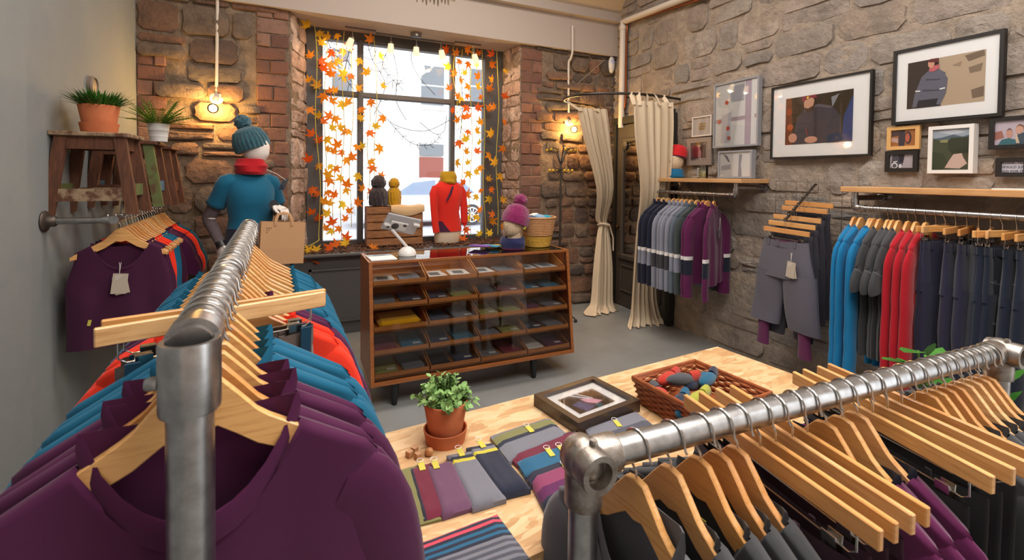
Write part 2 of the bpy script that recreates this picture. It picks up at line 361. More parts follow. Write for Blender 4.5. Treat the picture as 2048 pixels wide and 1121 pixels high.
# ---- window
WY = 5.1
win = MB().box((1.18, WY, .80), (2.12, .09, .06)).box((1.18, WY, 2.905), (2.12, .09, .11)).box((.205, WY, 1.85), (.15, .1, 2.16)).box((2.115, WY, 1.85), (.22, .1, 2.16))
win = win.build('window_1', GREYPAINT, smooth=False); struct(win, 'tall shop window with dark grey frame')
MB().box((.639, WY - .01, 1.84), (.056, .09, 2.1), bev=.006).build('mullion', GREYPAINT, win); MB().box((1.628, WY - .01, 1.84), (.05, .09, 2.1), bev=.006).build('mullion', GREYPAINT, win)
MB().box((1.14, WY - .005, 2.325), (1.74, .08, .055), bev=.006).build('transom', GREYPAINT, win)
for x0, x1 in ((.28, .611), (.667, 1.603), (1.653, 2.005)):
    for z0, z1 in ((.83, 2.30), (2.35, 2.85)):
        pane = MB().box(((x0 + x1) / 2, WY + .01, (z0 + z1) / 2), (x1 - x0, .006, z1 - z0)).build('pane', GLASS, win, False)
INK = mat('grey window ink', '#3c3c42', .7)
def doodle(pts, leaves, ln=.05, name='drawn_branch'):
    mb = MB(); P = smooth_path([px(x, y, 1, WY - .0) for x, y in pts], 6); P = [Vector((p.x, WY - .004, p.z)) for p in P]; mb.tube(P, .0036, 5)
    for k in range(leaves):
        i = int((k + 1) / (leaves + 1) * (len(P) - 2)) + 1; d = (P[i] - P[i - 1]).normalized(); nn = Vector((-d.z, 0, d.x))
        for s in (-1, 1): mb.tube([P[i], P[i] + (d * .7 + nn * s) * ln * .5, P[i] + (d * 1.2 + nn * s * 1.3) * ln], .0028, 4)
    mb.build(name, INK, win)
doodle([(748, 230), (770, 170), (745, 120), (735, 88)], 5, .07); doodle([(812, 240), (792, 200), (795, 150), (785, 100)], 0); doodle([(740, 205), (790, 250), (850, 262), (900, 240)], 0)
doodle([(830, 90), (822, 115), (835, 150), (870, 190)], 0); doodle([(780, 95), (765, 130), (790, 165), (800, 168)], 7, .05); doodle([(650, 70), (662, 100), (665, 140)], 4, .06)
doodle([(780, 245), (820, 285), (860, 290), (882, 270)], 8, .03); doodle([(840, 245), (870, 268), (888, 262), (893, 230)], 0); doodle([(700, 95), (690, 150), (708, 180)], 3, .05); doodle([(915, 120), (925, 200), (918, 300)], 4, .05)
# ---- panelled window seat
seat = MB().box((1.14, 4.90, .37), (2.26, .50, .74)).box((1.14, 4.86, .755), (2.30, .56, .03), bev=.008)
seat = seat.build('trim_2', GREYPAINT); struct(seat, 'dark grey panelled window seat')
for xa, xb in ((.14, 1.1), (1.2, 2.18)):
    MB().prism([(xa, .12), (xb, .12), (xb, .63), (xa, .63)], 4.64, 4.652).build('panel', GREYPAINT, seat, False)
    for a, b, c_, d in ((xa, xb, .12, .14), (xa, xb, .61, .63), (xa, xa + .02, .12, .63), (xb - .02, xb, .12, .63)):
        MB().box(((a + b) / 2, 4.638, (c_ + d) / 2), (b - a, .022, d - c_)).build('moulding', GREYPAINT, seat, False)
# ---- door in the right wall, with a long mirror panel
DOORM = mat('brown grey door paint', '#4b443e', .55, col2='#433c37', vs=3)
door = MB().box((-.03, (DY0 + DY1) / 2, DZ / 2), (.045, DY1 - DY0, DZ - .02)).build('door_1', DOORM, smooth=False); door.matrix_world = RWM; struct(door, 'old dark panelled door with mirror')
MIR = mat('mirror glass', '#c9c9c6', .03, 1)
dc = (DY0 + DY1) / 2 + .03
for y0, y1, z0, z1 in ((DY0 + .2, DY1 - .13, .62, 1.90),):
    MB().box((-.054, (y0 + y1) / 2, (z0 + z1) / 2), (.006, y1 - y0, z1 - z0)).build('mirror', MIR, door, False)
    for a, b, c_, d in ((y0 - .04, y0 + .01, z0 - .05, z1 + .05), (y1 - .01, y1 + .04, z0 - .05, z1 + .05), (y0 - .04, y1 + .04, z1, z1 + .06), (y0 - .07, y1 + .07, z0 - .07, z0)):
        MB().box((-.064, (a + b) / 2, (c_ + d) / 2), (.04, b - a, d - c_), bev=.014).build('moulding', DOORM, door)
    for yy in (y0 + .03, y1 - .03): MB().ell((-.07, yy, z1 - .02), (.02, .05, .06), fn=lambda d: 1 + .2 * sin(9 * d.y) * sin(8 * d.z)).build('carved_corner', DOORM, door)
for y0, y1 in ((DY0 + .1, dc - .02), (dc + .05, DY1 - .1)):
    for a, b, c_, d in ((y0, y1, .18, .20), (y0, y1, .47, .49), (y0, y0 + .02, .18, .49), (y1 - .02, y1, .18, .49)): MB().box((-.058, (a + b) / 2, (c_ + d) / 2), (.02, b - a, d - c_), bev=.006).build('moulding', DOORM, door)
MB().lathe([(.006, 0), (.008, .02), (.024, .035), (.026, .045), (.016, .055), (.003, .058)], 16).build('knob', mat('old brass', '#5e4a35', .4, 1), door, loc=(-.05, DY1 - .06, .92), rot=(0, -pi / 2, 0))
MB().box((-.03, DY1 + .02, DZ / 2 + .02), (.1, .05, DZ + .04)).box((-.03, DY0 - .02, DZ / 2 + .02), (.1, .05, DZ + .04)).box((-.03, dc, DZ + .04), (.1, .98, .08)).build('door_frame', mat('near black frame paint', '#2a2826', .5), door, False)
# ---- street outside
STREETW = mat('white painted facade', '#e6e3df', .9, bump=.3, bs=6, bd=.02, col2='#d8d4ce', vs=3)
_n = STREETW.node_tree.nodes; _l = STREETW.node_tree.links; _bk = _n.new('ShaderNodeTexBrick'); _bk.inputs['Scale'].default_value = 1.6; _bk.inputs['Color1'].default_value = lin('#e8e5e1'); _bk.inputs['Color2'].default_value = lin('#dcd8d3'); _bk.inputs['Mortar'].default_value = lin('#b5b2b0'); _bk.inputs['Mortar Size'].default_value = .012
_tc = _n.new('ShaderNodeTexCoord'); _mp = _n.new('ShaderNodeMapping'); _mp.inputs['Rotation'].default_value = (pi / 2, 0, 0); _l.new(_tc.outputs['Object'], _mp.inputs[0]); _l.new(_mp.outputs[0], _bk.inputs['Vector']); _l.new(_bk.outputs['Color'], _n['Principled BSDF'].inputs['Base Color'])
o = MB().box((8, 15.5, -.08), (60, 20, .1)).build('ground', mat('road', '#9a9aa0', .9, col2='#8a8a90', vs=4), smooth=False); tag(o, 'pale grey street surface outside the window', 'street', kind='structure')
FY = 20.0
fac = thing('street_facade', 'white painted house front across the street', 'building', (0, FY, 0))
MB().box((6, .3, 5), (34, .4, 10.2)).build('wall', STREETW, fac, False)
SASH = mat('dull sash glass', '#5d6268', .25); SASHW = mat('sash frame white', '#e8e8e8', .6)
def fwin(x0, y0, x1, y1, rows=2):
    a, b = px(x0, y0, 1, FY), px(x1, y1, 1, FY); cx_, cz = (a.x + b.x) / 2, (a.z + b.z) / 2; W, H = abs(b.x - a.x), abs(a.z - b.z)
    f_ = MB().box((cx_, .08, cz), (W + .24, .08, H + .24)).build('window', SASHW, fac, False)
    for k in range(rows):
        MB().box((cx_, .03, cz - H / 2 + H * (k + .5) / rows), (W, .04, H / rows - .07)).build('pane', SASH, f_, False)
    MB().box((cx_, -.02, cz - H / 2 - .12), (W + .4, .25, .1)).build('sill', STREETW, f_, False)
fwin(843, 128, 888, 214); fwin(664, 95, 704, 185); fwin(940, 135, 966, 210)
a, b = px(840, 262, 1, FY), px(886, 440, 1, FY)
dr = MB().box(((a.x + b.x) / 2, .05, 1.05), (abs(b.x - a.x), .1, 2.5)).build('entrance_door', mat('red brown door', '#7a3a30', .6), fac, False)
MB().box(((a.x + b.x) / 2, 0.02, 2.62), (abs(b.x - a.x), .1, .5)).build('fanlight', SASH, fac, False)
a, b = px(782, 270, 1, FY), px(826, 440, 1, FY)
MB().box(((a.x + b.x) / 2, .07, 1.35), (abs(b.x - a.x) + .3, .1, 3.0)).box(((a.x + b.x) / 2, .02, 1.2), (abs(b.x - a.x), .1, 2.7)).build('garage_door', mat('pale door', '#dcdcdc', .7), fac, False)
a, b = px(655, 275, 1, FY), px(708, 440, 1, FY)
MB().box(((a.x + b.x) / 2, .07, 1.2), (abs(b.x - a.x), .1, 2.7)).build('shutter_panel', mat('pale door', '#dcdcdc', .7), fac, False)
# parked car
CARW = mat('white car paint', '#dfe2e6', .3, coat=.5); CARG = mat('car glass', '#6f8097', .1)
cp = px(846, 440, 2, -.03); cp = px(846, 400, 1, 14.6)
car = thing('parked_car', 'white hatchback parked across the street outside the window', 'car', (cp.x, 14.6, -.03))
prof = [(-2.1, .35), (-2.12, .62), (-2.0, .8), (-1.2, .92), (-.55, 1.38), (.2, 1.47), (1.1, 1.42), (1.75, 1.0), (2.05, .92), (2.1, .6), (2.08, .3), (1.75, .22), (-1.8, .22)]
mb = MB(); mb.prism(prof, -.75, .75); mb.prism([(x * 1.0, min(z, .93)) for x, z in prof if z < 1.3], -.84, .84); mb.build('body', CARW, car, 30)
MB().prism([(-1.05, .95), (-.5, 1.32), (.18, 1.40), (.2, .95)], -.765, .765).build('side_window', CARG, car, False)
MB().prism([(.28, .95), (.27, 1.40), (1.05, 1.35), (1.45, 1.0)], -.765, .765).build('side_window', CARG, car, False)
for wx in (-1.3, 1.32):
    wmb = MB(); wmb.tube([(wx, -.86, .33), (wx, -.62, .33)], .33, 24); wo = wmb.build('wheel', mat('tyre rubber', '#3c3d42', .8), car, 30)
    rim = MB(); rim.tube([(wx + .22 * cos(t * pi / 9), -.87, .33 + .22 * sin(t * pi / 9)) for t in range(18)], .02, 6, closed=True)
    for t in range(10): rim.tube([(wx, -.875, .33), (wx + .22 * cos(t * pi / 5), -.875, .33 + .22 * sin(t * pi / 5))], .018, 5)
    rim.build('rim', mat('alloy rim', '#e2e4e8', .35, .6), wo)
MB().box((-2.08, -.6, .75), (.1, .3, .14), bev=.02).build('lamp', mat('tail lamp red', '#c0303a', .3), car)
# ---- pipes, sensor
WPIPE = mat('white painted pipe', '#d8cdc0', .5)
def rl3(x, y, off): l, z = rwl(x, y, off); return rww(off, l, z)
p1, p2, p3 = rl3(1242, 262, .07), rl3(1246, 44, .07), rl3(1400, -15, .07)
p1.z = 2.08; p3 = p2 + (p3 - p2) * 4.5
o = MB().tube([p1, p2 - VZ * .06, p2, p2 + (p3 - p2).normalized() * .06, p3], .034, 14).tube([p2 - VZ * .09, p2 - VZ * .05], .042, 14).build('drain_pipe', WPIPE, smooth=50); tag(o, 'white painted drain pipe climbing the stone corner', 'pipe')
q = [rl3(x, y, .05) for x, y in ((1238, 246), (1236, 236), (1250, 212), (1252, 120), (1254, 55))]; q2 = rl3(1410, -5, .05); q2 = q[-1] + VZ * .05 + (q2 - q[-1] - VZ * .05) * 4.5
o = MB().tube(smooth_path(q, 4) + [q[-1] + VZ * .05, q2], .011, 8).build('copper_pipe', COPPER); tag(o, 'thin copper pipe running beside the drain pipe', 'pipe')
s = px(1223, 130, 1, YB - .04); se = thing('alarm_sensor', 'small white motion sensor high on the stone wall', 'sensor', s)
MB().ell((0, 0, 0), (.045, .035, .1), 16, 10).build('housing', WHITEP, se); MB().ell((0, -.022, .03), (.034, .018, .03), 12, 8).build('lens', mat('sensor lens', '#b9bde0', .2), se)
# ================================================================== FURNITURE AND FIXTURES
def pip(mb, a, b, r, n=14): mb.tube([a, b], r, n); return mb
# ---- glass-fronted display cabinet with sloping front and twenty trays
CX0, CX1, CZ0, CZ1, CYB = .445, 1.942, .165, .938, 3.50
def cyf(z): return 3.0 + .10 * (z - CZ0) / (CZ1 - CZ0)
cab = thing('display_cabinet', 'teak haberdashery cabinet with sloping glass front and rows of open trays', 'cabinet')
prof = [(cyf(CZ0), CZ0), (cyf(CZ1), CZ1), (CYB, CZ1), (CYB, CZ0)]
for x0, x1 in ((CX0, CX0 + .022), (CX1 - .022, CX1)): MB().prism(prof, x0, x1, 0).build('side_panel', TEAK, cab, False)
MB().box(((CX0 + CX1) / 2, (3.0 + CYB) / 2, CZ0 + .012), (CX1 - CX0 - .045, CYB - 3.0, .024)).build('base_board', TEAK, cab, False)
MB().box(((CX0 + CX1) / 2, CYB - .008, (CZ0 + CZ1) / 2), (CX1 - CX0 - .045, .012, CZ1 - CZ0 - .01)).build('back_panel', TEAKL, cab, False)
yt = cyf(CZ1)
MB().box(((CX0 + CX1) / 2, yt + .012, CZ1 - .008), (CX1 - CX0 - .045, .024, .016)).box(((CX0 + CX1) / 2, CYB - .03, CZ1 - .008), (CX1 - CX0 - .045, .03, .016)).build('top_rail', TEAK, cab, False)
MB().box(((CX0 + CX1) / 2, (yt + CYB) / 2, CZ1 - .003), (CX1 - CX0 - .05, CYB - yt - .03, .006)).build('glass_top', CABGLASS, cab, False)
f0, f1 = CZ0 + .03, CZ1 - .02
MB().add([(CX0 + .023, cyf(f0) + .006, f0), (CX1 - .023, cyf(f0) + .006, f0), (CX1 - .023, cyf(f1) + .006, f1), (CX0 + .023, cyf(f1) + .006, f1)], [(0, 1, 2, 3)]).build('glass_front', CABGLASS, cab, False)
for x, y in ((CX0 + .16, 3.07), (CX1 - .31, 3.07), (CX0 + .16, CYB - .08), (CX1 - .31, CYB - .08)):
    MB().lathe([(.017, 0), (.019, .02), (.034, CZ0)], 14).build('leg', BLACK, cab, loc=(x, y, 0))
NCOL, NROW = 4, 5
cw = (CX1 - CX0 - .044) / NCOL; rh = (CZ1 - CZ0 - .05) / NROW
tray = None; TR = {}
for r_ in range(NROW):
    zb = CZ0 + .032 + r_ * rh
    for c_ in range(NCOL):
        x0 = CX0 + .022 + c_ * cw; yf = cyf(zb) + .02; dp = CYB - .03 - yf
        mb = MB(); w_ = cw - .010
        mb.box((w_ / 2 + .005, dp / 2, .006), (w_, dp, .008)); mb.box((w_ / 2 + .005, .006, .020), (w_, .012, .036), bev=.003)
        top = rh - .012
        for xx in (.008, w_ + .002): mb.prism([(0, .002), (.012, .04), (dp * .75, top), (dp, top), (dp, .002)], xx - .004, xx + .004, 0)
        mb.build('tray', TEAKL, cab, False, loc=(x0, yf, zb)); TR[(r_, c_)] = (x0, yf, zb, w_, dp)
# ---- OSB table
OSB = bpy.data.materials.new('oriented strand board'); OSB.use_nodes = True
_n = OSB.node_tree.nodes; _l = OSB.node_tree.links; _b = _n['Principled BSDF']; _b.inputs['Roughness'].default_value = .6
_tc = _n.new('ShaderNodeTexCoord'); _mx = None
for i_, (rz_, sc_) in enumerate(((.5, 30), (2.0, 26))):
    _mp = _n.new('ShaderNodeMapping'); _mp.inputs['Rotation'].default_value = (0, 0, rz_); _mp.inputs['Scale'].default_value = (.33, 1, 1); _l.new(_tc.outputs['Object'], _mp.inputs['Vector'])
    _dn = _n.new('ShaderNodeTexNoise'); _dn.inputs['Scale'].default_value = 9; _l.new(_mp.outputs[0], _dn.inputs['Vector'])
    _ad = _n.new('ShaderNodeMix'); _ad.data_type = 'VECTOR'; _ad.inputs['Factor'].default_value = .12; _l.new(_mp.outputs[0], _ad.inputs['A']); _l.new(_dn.outputs['Color'], _ad.inputs['B'])
    _v = _n.new('ShaderNodeTexVoronoi'); _v.inputs['Scale'].default_value = sc_ * 1.9; _l.new(_ad.outputs['Result'], _v.inputs['Vector'])
    _s = _n.new('ShaderNodeSeparateColor'); _l.new(_v.outputs['Color'], _s.inputs[0])
    _r = _n.new('ShaderNodeValToRGB'); e_ = _r.color_ramp.elements; e_[0].color = lin('#ae8456'); e_[1].color = lin('#d6b990'); x_ = e_.new(.5); x_.color = lin('#c79f70'); _l.new(_s.outputs[0], _r.inputs['Fac'])
    if _mx is None: _mx = _r.outputs['Color']
    else:
        _q = _n.new('ShaderNodeMix'); _q.data_type = 'RGBA'; _l.new(_mx, _q.inputs['A']); _l.new(_r.outputs['Color'], _q.inputs['B']); _l.new(_s.outputs[1], _q.inputs['Factor']); _l.new(_q.outputs['Result'], _b.inputs['Base Color'])
TZ = .70; TA = math.atan2(1.547 - 1.462, 1.291 - .245); TO = Vector((.18, 1.457, 0))   # far left corner of the table
def tl(x, y, z=TZ):                       # pixel on the table top -> table coordinates
    return Matrix.Rotation(-TA, 4, 'Z') @ (px(x, y, 2, z) - TO)
tab = thing('display_table', 'low display table with an oriented strand board top', 'table', TO, TA)
MB().box((.83, -.31, TZ - .011), (1.66, .62, .022)).build('table_top', OSB, tab, False)
MB().box((.83, -.06, TZ - .06), (1.5, .03, .07)).box((.83, -.52, TZ - .06), (1.5, .03, .07)).build('apron', SHELFWOOD, tab, False)
for x, y in ((.06, -.06), (1.6, -.06), (.06, -.56), (1.6, -.56)): MB().box((x, y, (TZ - .022) / 2), (.05, .05, TZ - .022)).build('leg', SHELFWOOD, tab, False)
# ---- three reclaimed stools fixed to the left wall
RECL = [mat('reclaimed brown wood', '#6b4029', .75, col2='#4f2e1e', vs=7, stretch=(9, 9, 1.5), bump=.3, bs=40, bd=.004), mat('worn cream paint', '#9a8368', .75, col2='#5d3a28', vs=16, ramp=(.45, .6), bump=.3, bs=40, bd=.003),
        mat('worn green paint', '#5f6a3c', .75, col2='#5d4029', vs=12, ramp=(.5, .65), bump=.3, bs=40, bd=.003), mat('worn blue paint', '#4d7188', .75, col2='#5d3a28', vs=9, ramp=(.45, .6), bump=.3, bs=40, bd=.003)]
def stool(loc, W, D, H, mats, label):
    t = thing('wooden_stool', label, 'stool', loc, 0, 'reclaimed stools on the left wall'); s = .045
    MB().box((0, 0, H - .011), (W, D, .022), bev=.004).build('seat', RECL[mats[0]], t)
    for i, (sx, sy) in enumerate(((-1, -1), (1, -1), (-1, 1), (1, 1))):
        a = Vector((sx * (W / 2 - .045), sy * (D / 2 - .035), H - .022)); b = Vector((sx * (W / 2 + .01), sy * (D / 2 - .02), 0)); hw = .026; hd = .016
        V = [(p.x + ux * hw, p.y + uy * hd, p.z) for p in (b, a) for ux, uy in ((-1, -1), (1, -1), (1, 1), (-1, 1))]
        MB().add(V, [(3, 2, 1, 0), (4, 5, 6, 7)] + [(k, (k + 1) % 4, (k + 1) % 4 + 4, k + 4) for k in range(4)]).build('leg', RECL[mats[1 + (i == 1)]], t, False)
    for sy in (-1, 1):
        MB().box((0, sy * (D / 2 - .035), H - .056), (W - .09, .016, .066)).build('apron', RECL[0], t, False); MB().box((0, sy * (D / 2 - .027), .105), (W - .05, .016, .065)).build('stretcher', RECL[mats[3]], t, False)
    for sx in (-1, 1):
        MB().box((sx * (W / 2 - .043), 0, H - .056), (.016, D - .09, .066)).build('apron', RECL[mats[4]], t, False); MB().box((sx * (W / 2 - .008), 0, .13), (.016, D - .08, .065)).build('stretcher', RECL[mats[5]], t, False)
    return t
stool((-.955, 3.30, 1.275), .33, .30, .435, (1, 0, 0, 1, 0, 2), 'reclaimed wood stool holding the terracotta pot on the wall')
stool((-.945, 3.78, 1.285), .33, .26, .415, (0, 0, 2, 0, 0, 3), 'stool with a green painted leg under the white pot')
stool((-.945, 4.22, 1.27), .33, .26, .42, (0, 0, 0, 0, 0, 0), 'plain brown stool beside the stone wall')
# ---- garment racks of scaffold tube
def clamp(mb, c, axis_a, axis_b, r=.032, l=.075):
    c = Vector(c); a = Vector(axis_a).normalized(); b = Vector(axis_b).normalized()
    return mb
PR = .0242
LR0, LR1 = Vector((-.108, .663, 1.296)), Vector((-.150, 2.06, 1.296)); LRD = (LR1 - LR0).normalized(); LRA = math.atan2(LRD.y, LRD.x) - pi / 2
lrk = thing('garment_rack', 'galvanised tube rack hung with purple, teal and red tops', 'rack')
MB().tube([LR0 - LRD * .012, LR1 + LRD * .02], PR, 28).build('rail', STEEL, lrk)
def hollow(mb, c, ax, ro, ri, l, n=28):
    c = Vector(c); ax = Vector(ax).normalized(); s = ax.orthogonal().normalized(); t = ax.cross(s); V = []
    for (rr_, zz) in ((ro * .97, -l / 2), (ro, -l / 2 + .004), (ro, l / 2 - .004), (ro * .97, l / 2), (ri, l / 2), (ri, -l / 2)):
        for k in range(n): q = 2 * pi * k / n; V.append(c + ax * zz + s * (rr_ * cos(q)) + t * (rr_ * sin(q)))
    mb.add(V, [(i * n + k, i * n + (k + 1) % n, ((i + 1) % 6) * n + (k + 1) % n, ((i + 1) % 6) * n + k) for i in range(6) for k in range(n)])
def screw(mb, c, ax, r=.008, l=.012):
    c = Vector(c); ax = Vector(ax).normalized(); mb.tube([c, c + ax * l * .7, c + ax * l], [r, r, r * .75], 12)
for P_, sgn in ((LR0, -1), (LR1, 1)):
    base = P_ + LRD * (.016 * sgn)
    mb = MB(); hollow(mb, base + Vector((0, 0, -.03)), VZ, .0315, .0245, .082); mb.tube([base - LRD * sgn * .02, base - LRD * sgn * .058], .0305, 28)
    screw(mb, base + Vector((-.031, 0, -.035)), (-1, 0, 0)); mb.build('clamp', STEEL, lrk)
    MB().tube([(base.x, base.y, .0), (base.x, base.y, base.z - .055)], PR, 28).build('post', STEEL, lrk)
    MB().lathe([(.05, 0), (.05, .006), (.03, .012), (.03, .05), (.024, .052)], 24).build('foot', CLAMP, lrk, loc=(base.x, base.y, 0))
RR0, RR1 = Vector((.445, .632, 1.04)), Vector((1.722, .582, 1.04)); RRD = (RR1 - RR0).normalized(); RRA = math.atan2(RRD.y, RRD.x) - pi / 2
rrk = thing('garment_rack', 'low galvanised tube rack hung with grey and plum trousers beside the board table', 'rack')
MB().tube([RR0, RR1], PR, 28).build('rail', STEEL, rrk)
for P_, sgn in ((RR0, -1), (RR1, 1)):
    base = P_ + RRD * (.014 * sgn); sd = RRD.cross(VZ)
    mb = MB(); mb.ell(base, (.036, .036, .036), 24, 14); hollow(mb, base + sd * .012, sd, .032, .0215, .075)
    hollow(mb, base - RRD * sgn * .035, RRD, .031, .024, .05); hollow(mb, base - VZ * .045, VZ, .031, .0235, .055)
    screw(mb, base + VZ * .026 - RRD * sgn * .006 + sd * .018, VZ, .007, .014); mb.build('clamp', CLAMP, rrk)
    MB().tube([(base.x, base.y, .0), (base.x, base.y, base.z - .035)], PR, 28).build('post', STEEL, rrk)
    MB().lathe([(.05, 0), (.05, .006), (.03, .012), (.03, .05), (.024, .052)], 24).build('foot', CLAMP, rrk, loc=(base.x, base.y, 0))
# ---- wall rail under the stools
WR = .0168
WL0, WL1 = Vector((-.838, 3.10, 1.252)), Vector((-.900, 4.50, 1.252)); WLD = (WL1 - WL0).normalized(); WLA = math.atan2(WLD.y, WLD.x) - pi / 2
wlr = thing('wall_rail', 'steel tube rail on the plaster wall under the stools', 'rail')
MB().tube([WL0 - WLD * .03, WL1], WR, 20).build('rail', STEEL, wlr)
for q in (WL0, WL1 - WLD * .05):
    mb = MB(); mb.tube([(XL + .05, q.y, q.z), (q.x, q.y, q.z)], WR, 18); mb.build('arm', STEEL, wlr)
    mb = MB(); hollow(mb, q, WLD, .0225, .0172, .05, 20); mb.tube([(q.x - .012, q.y, q.z), (q.x - .055, q.y, q.z)], .0215, 18); screw(mb, q + Vector((-.03, 0, .02)), VZ, .006, .009); screw(mb, q + Vector((0, .012, .02)), VZ, .006, .009)
    mb.build('tee', STEEL, wlr)
    MB().lathe([(.052, 0), (.054, .006), (.05, .012), (.03, .018), (.027, .045), (.022, .05)], 22).build('flange', mat('dark cast flange', '#5d534c', .5, .8, bump=.3, bs=60), wlr, loc=(XL, q.y, q.z), rot=(0, pi / 2, 0))
# ---- right wall shelves with hanging rails (built in wall coordinates: -x into the room, y along, z up)
OFF = .325
def shelf(y0, y1, zb, zr, label, th=.034, ry=None):
    t = thing('wall_shelf', label, 'shelf'); t.matrix_world = RWM
    MB().box((-.18, (y0 + y1) / 2, zb + th / 2), (.31, abs(y1 - y0), th), bev=.003).build('board', SHELFWOOD, t)
    a, b = ry; mb = MB()
    mb.tube([(-OFF + .02, a, zr), (-OFF + .02, b, zr)], WR, 18); mb.build('rail', STEEL, t)
    for yy, s in ((a, 1), (b, -1)):
        mb = MB(); mb.tube(smooth_path([(-OFF + .02, yy + s * .055, zr), (-OFF + .02, yy + s * .012, zr), (-OFF + .02, yy - s * .004, zr + .010), (-OFF + .02, yy - s * .008, zr + .055)], 3), .0215, 18)
        screw(mb, (-OFF + .0, yy + s * .035, zr + .006), (-1, 0, 0), .006, .006); screw(mb, (-OFF + .0, yy - s * .008, zr + .035), (-1, 0, 0), .006, .006); mb.build('elbow', STEEL, t)
        MB().tube([(-OFF + .02, yy - s * .008, zr + .05), (-OFF + .02, yy - s * .008, zb - .002)], WR, 16).build('drop', STEEL, t)
        MB().tube([(-OFF + .02, yy - s * .008, zb - .035), (-.01, yy - s * .008, zb - .035)], WR, 16).build('arm', STEEL, t)
        MB().lathe([(.045, 0), (.045, .006), (.024, .012), (.022, .04)], 20).build('flange', STEEL, t, loc=(.0, yy - s * .008, zb - .035), rot=(0, -pi / 2, 0))
    return t
l0, z0 = rwl(1680, 384, .335); l1 = -1.95
SR_A = rwl(1712, 417, .305)[0]
shelf(l1, l0, z0, 1.33, 'long pine shelf holding up the rail of teal, red and navy clothes', ry=(-1.8, SR_A))
l2, z2 = rwl(1304, 362, .335); l3 = rwl(1482, 368, .335)[0]
SL_A, SL_B = rwl(1308, 382, .305)[0], rwl(1470, 391, .305)[0]
shelf(l3, l2, 1.467, 1.371, 'short pine shelf holding the red hat above striped jumpers', ry=(SL_B, SL_A))
# ---- grid panel with a sloping arm
gr = thing('grid_panel', 'steel wire grid panel behind the grey trousers', 'display grid'); gr.matrix_world = RWM
ga, gb = rwl(1557, 362, .03), rwl(1690, 362, .03); gy0, gy1, gz1, gz0 = gb[0], ga[0], ga[1], ga[1] - .6; mb = MB(); GRW = mat('grid wire', '#a29a90', .4, 1)
ny = 7
for k in range(ny): mb.tube([(-.055, gy0 + (gy1 - gy0) * k / (ny - 1), gz0), (-.055, gy0 + (gy1 - gy0) * k / (ny - 1), gz1)], .0025, 6)
for k in range(9): mb.tube([(-.06, gy0, gz1 - .6 * k / 8), (-.06, gy1, gz1 - .6 * k / 8)], .0025, 6)
mb.build('mesh', GRW, gr)
GA0 = rwl(1634, 372, .04); GA1 = rwl(1571, 440, .36)
GP0 = Vector((-.07, GA0[0], GA0[1])); GP1 = Vector((-.36, GA1[0], GA1[1]))
mb = MB(); mb.tube([GP0 + Vector((.02, 0, .01)), GP0, GP1, GP1 + Vector((-.008, 0, .006))], [.009, .009, .009, .011], 8)
for k in range(6): q = GP0.lerp(GP1, (k + .4) / 6); mb.ell(q + Vector((0, 0, .012)), (.008, .008, .008), 8, 6)
mb.build('arm', mat('dark chrome', '#77726e', .25, 1), gr)
# ---- pictures on the right wall
def poly_print(W, H, shapes, z0=.0):
    mb = MB(); mats = []; 
    for i, (col, pts) in enumerate(shapes):
        mn = mat('print ' + col, tuple(min(.95, c_ * 1.35) for c_ in lin(col)[:3]), .35, spec=.4)
        if mn not in mats: mats.append(mn)
        mb.mi = mats.index(mn); d = -(z0 + .0003 * i)
        mb.add([(d, (.5 - u) * W, (.5 - v) * H) for u, v in pts], [tuple(range(len(pts)))])   # u to the right, v down, seen from the room
    return mb, mats
RECT = [(0, 0), (1, 0), (1, 1), (0, 1)]
def el(cx, cy, rx, ry, n=14, a0=0): return [(cx + rx * cos(2 * pi * k / n + a0), cy + ry * sin(2 * pi * k / n + a0)) for k in range(n)]
FG = glass_mat('picture glass', '#ffffff', .55)
def picture(corners, label, fmat, fw, depth, matw, shapes, matcol='#e9e6ea', glassy=True, text=None, off=None, lean=0):
    """corners: pixels top-left, bottom-right of the outer frame face on the right wall"""
    (xa, ya), (xb, yb) = corners; of = depth + .03 if off is None else off
    (la, za), (lb, zb) = rwl(xa, ya, of), rwl(xb, yb, of); W, H = abs(la - lb), abs(za - zb)
    t = thing('picture_frame', label, 'picture', group='pictures on the stone wall'); 
    t.matrix_world = RWM @ Matrix.Translation((-of + depth, (la + lb) / 2, (za + zb) / 2)) @ Matrix.Rotation(lean, 4, 'Y')
    for c_, d in (((-depth / 2, 0, H / 2 - fw / 2), (depth, W, fw)), ((-depth / 2, 0, -H / 2 + fw / 2), (depth, W, fw)), ((-depth / 2, W / 2 - fw / 2, 0), (depth, fw, H - 2 * fw)), ((-depth / 2, -W / 2 + fw / 2, 0), (depth, fw, H - 2 * fw))):
        MB().box(c_, d).build('frame', fmat, t, False)
    iw, ih = W - 2 * fw, H - 2 * fw; dz = -depth + .012
    mb, ms = poly_print(iw, ih, [(matcol, RECT)]); mb.build('mount', ms, t, False, loc=(dz, 0, 0)); MB().box((-.004, 0, 0), (.008, iw, ih)).build('backing', BLACK, t, False)
    mu, mv = matw
    if shapes:
        mb, ms = poly_print(iw * (1 - 2 * mu), ih * (1 - 2 * mv), shapes, .0008); mb.build('photo_print', ms, t, False, loc=(dz, 0, 0))
    if text:
        for k, (ln, sz, c2, dy) in enumerate(text):
            place('lettering', text_mesh(ln, sz, mat('ink ' + c2, c2, .6)), t, (dz - .0012, 0, dy), (pi / 2, 0, -pi / 2))
    if glassy: MB().box((dz - .006, 0, 0), (.002, iw, ih)).build('glass', FG, t, False)
    return t
J = '#5f5f6c'
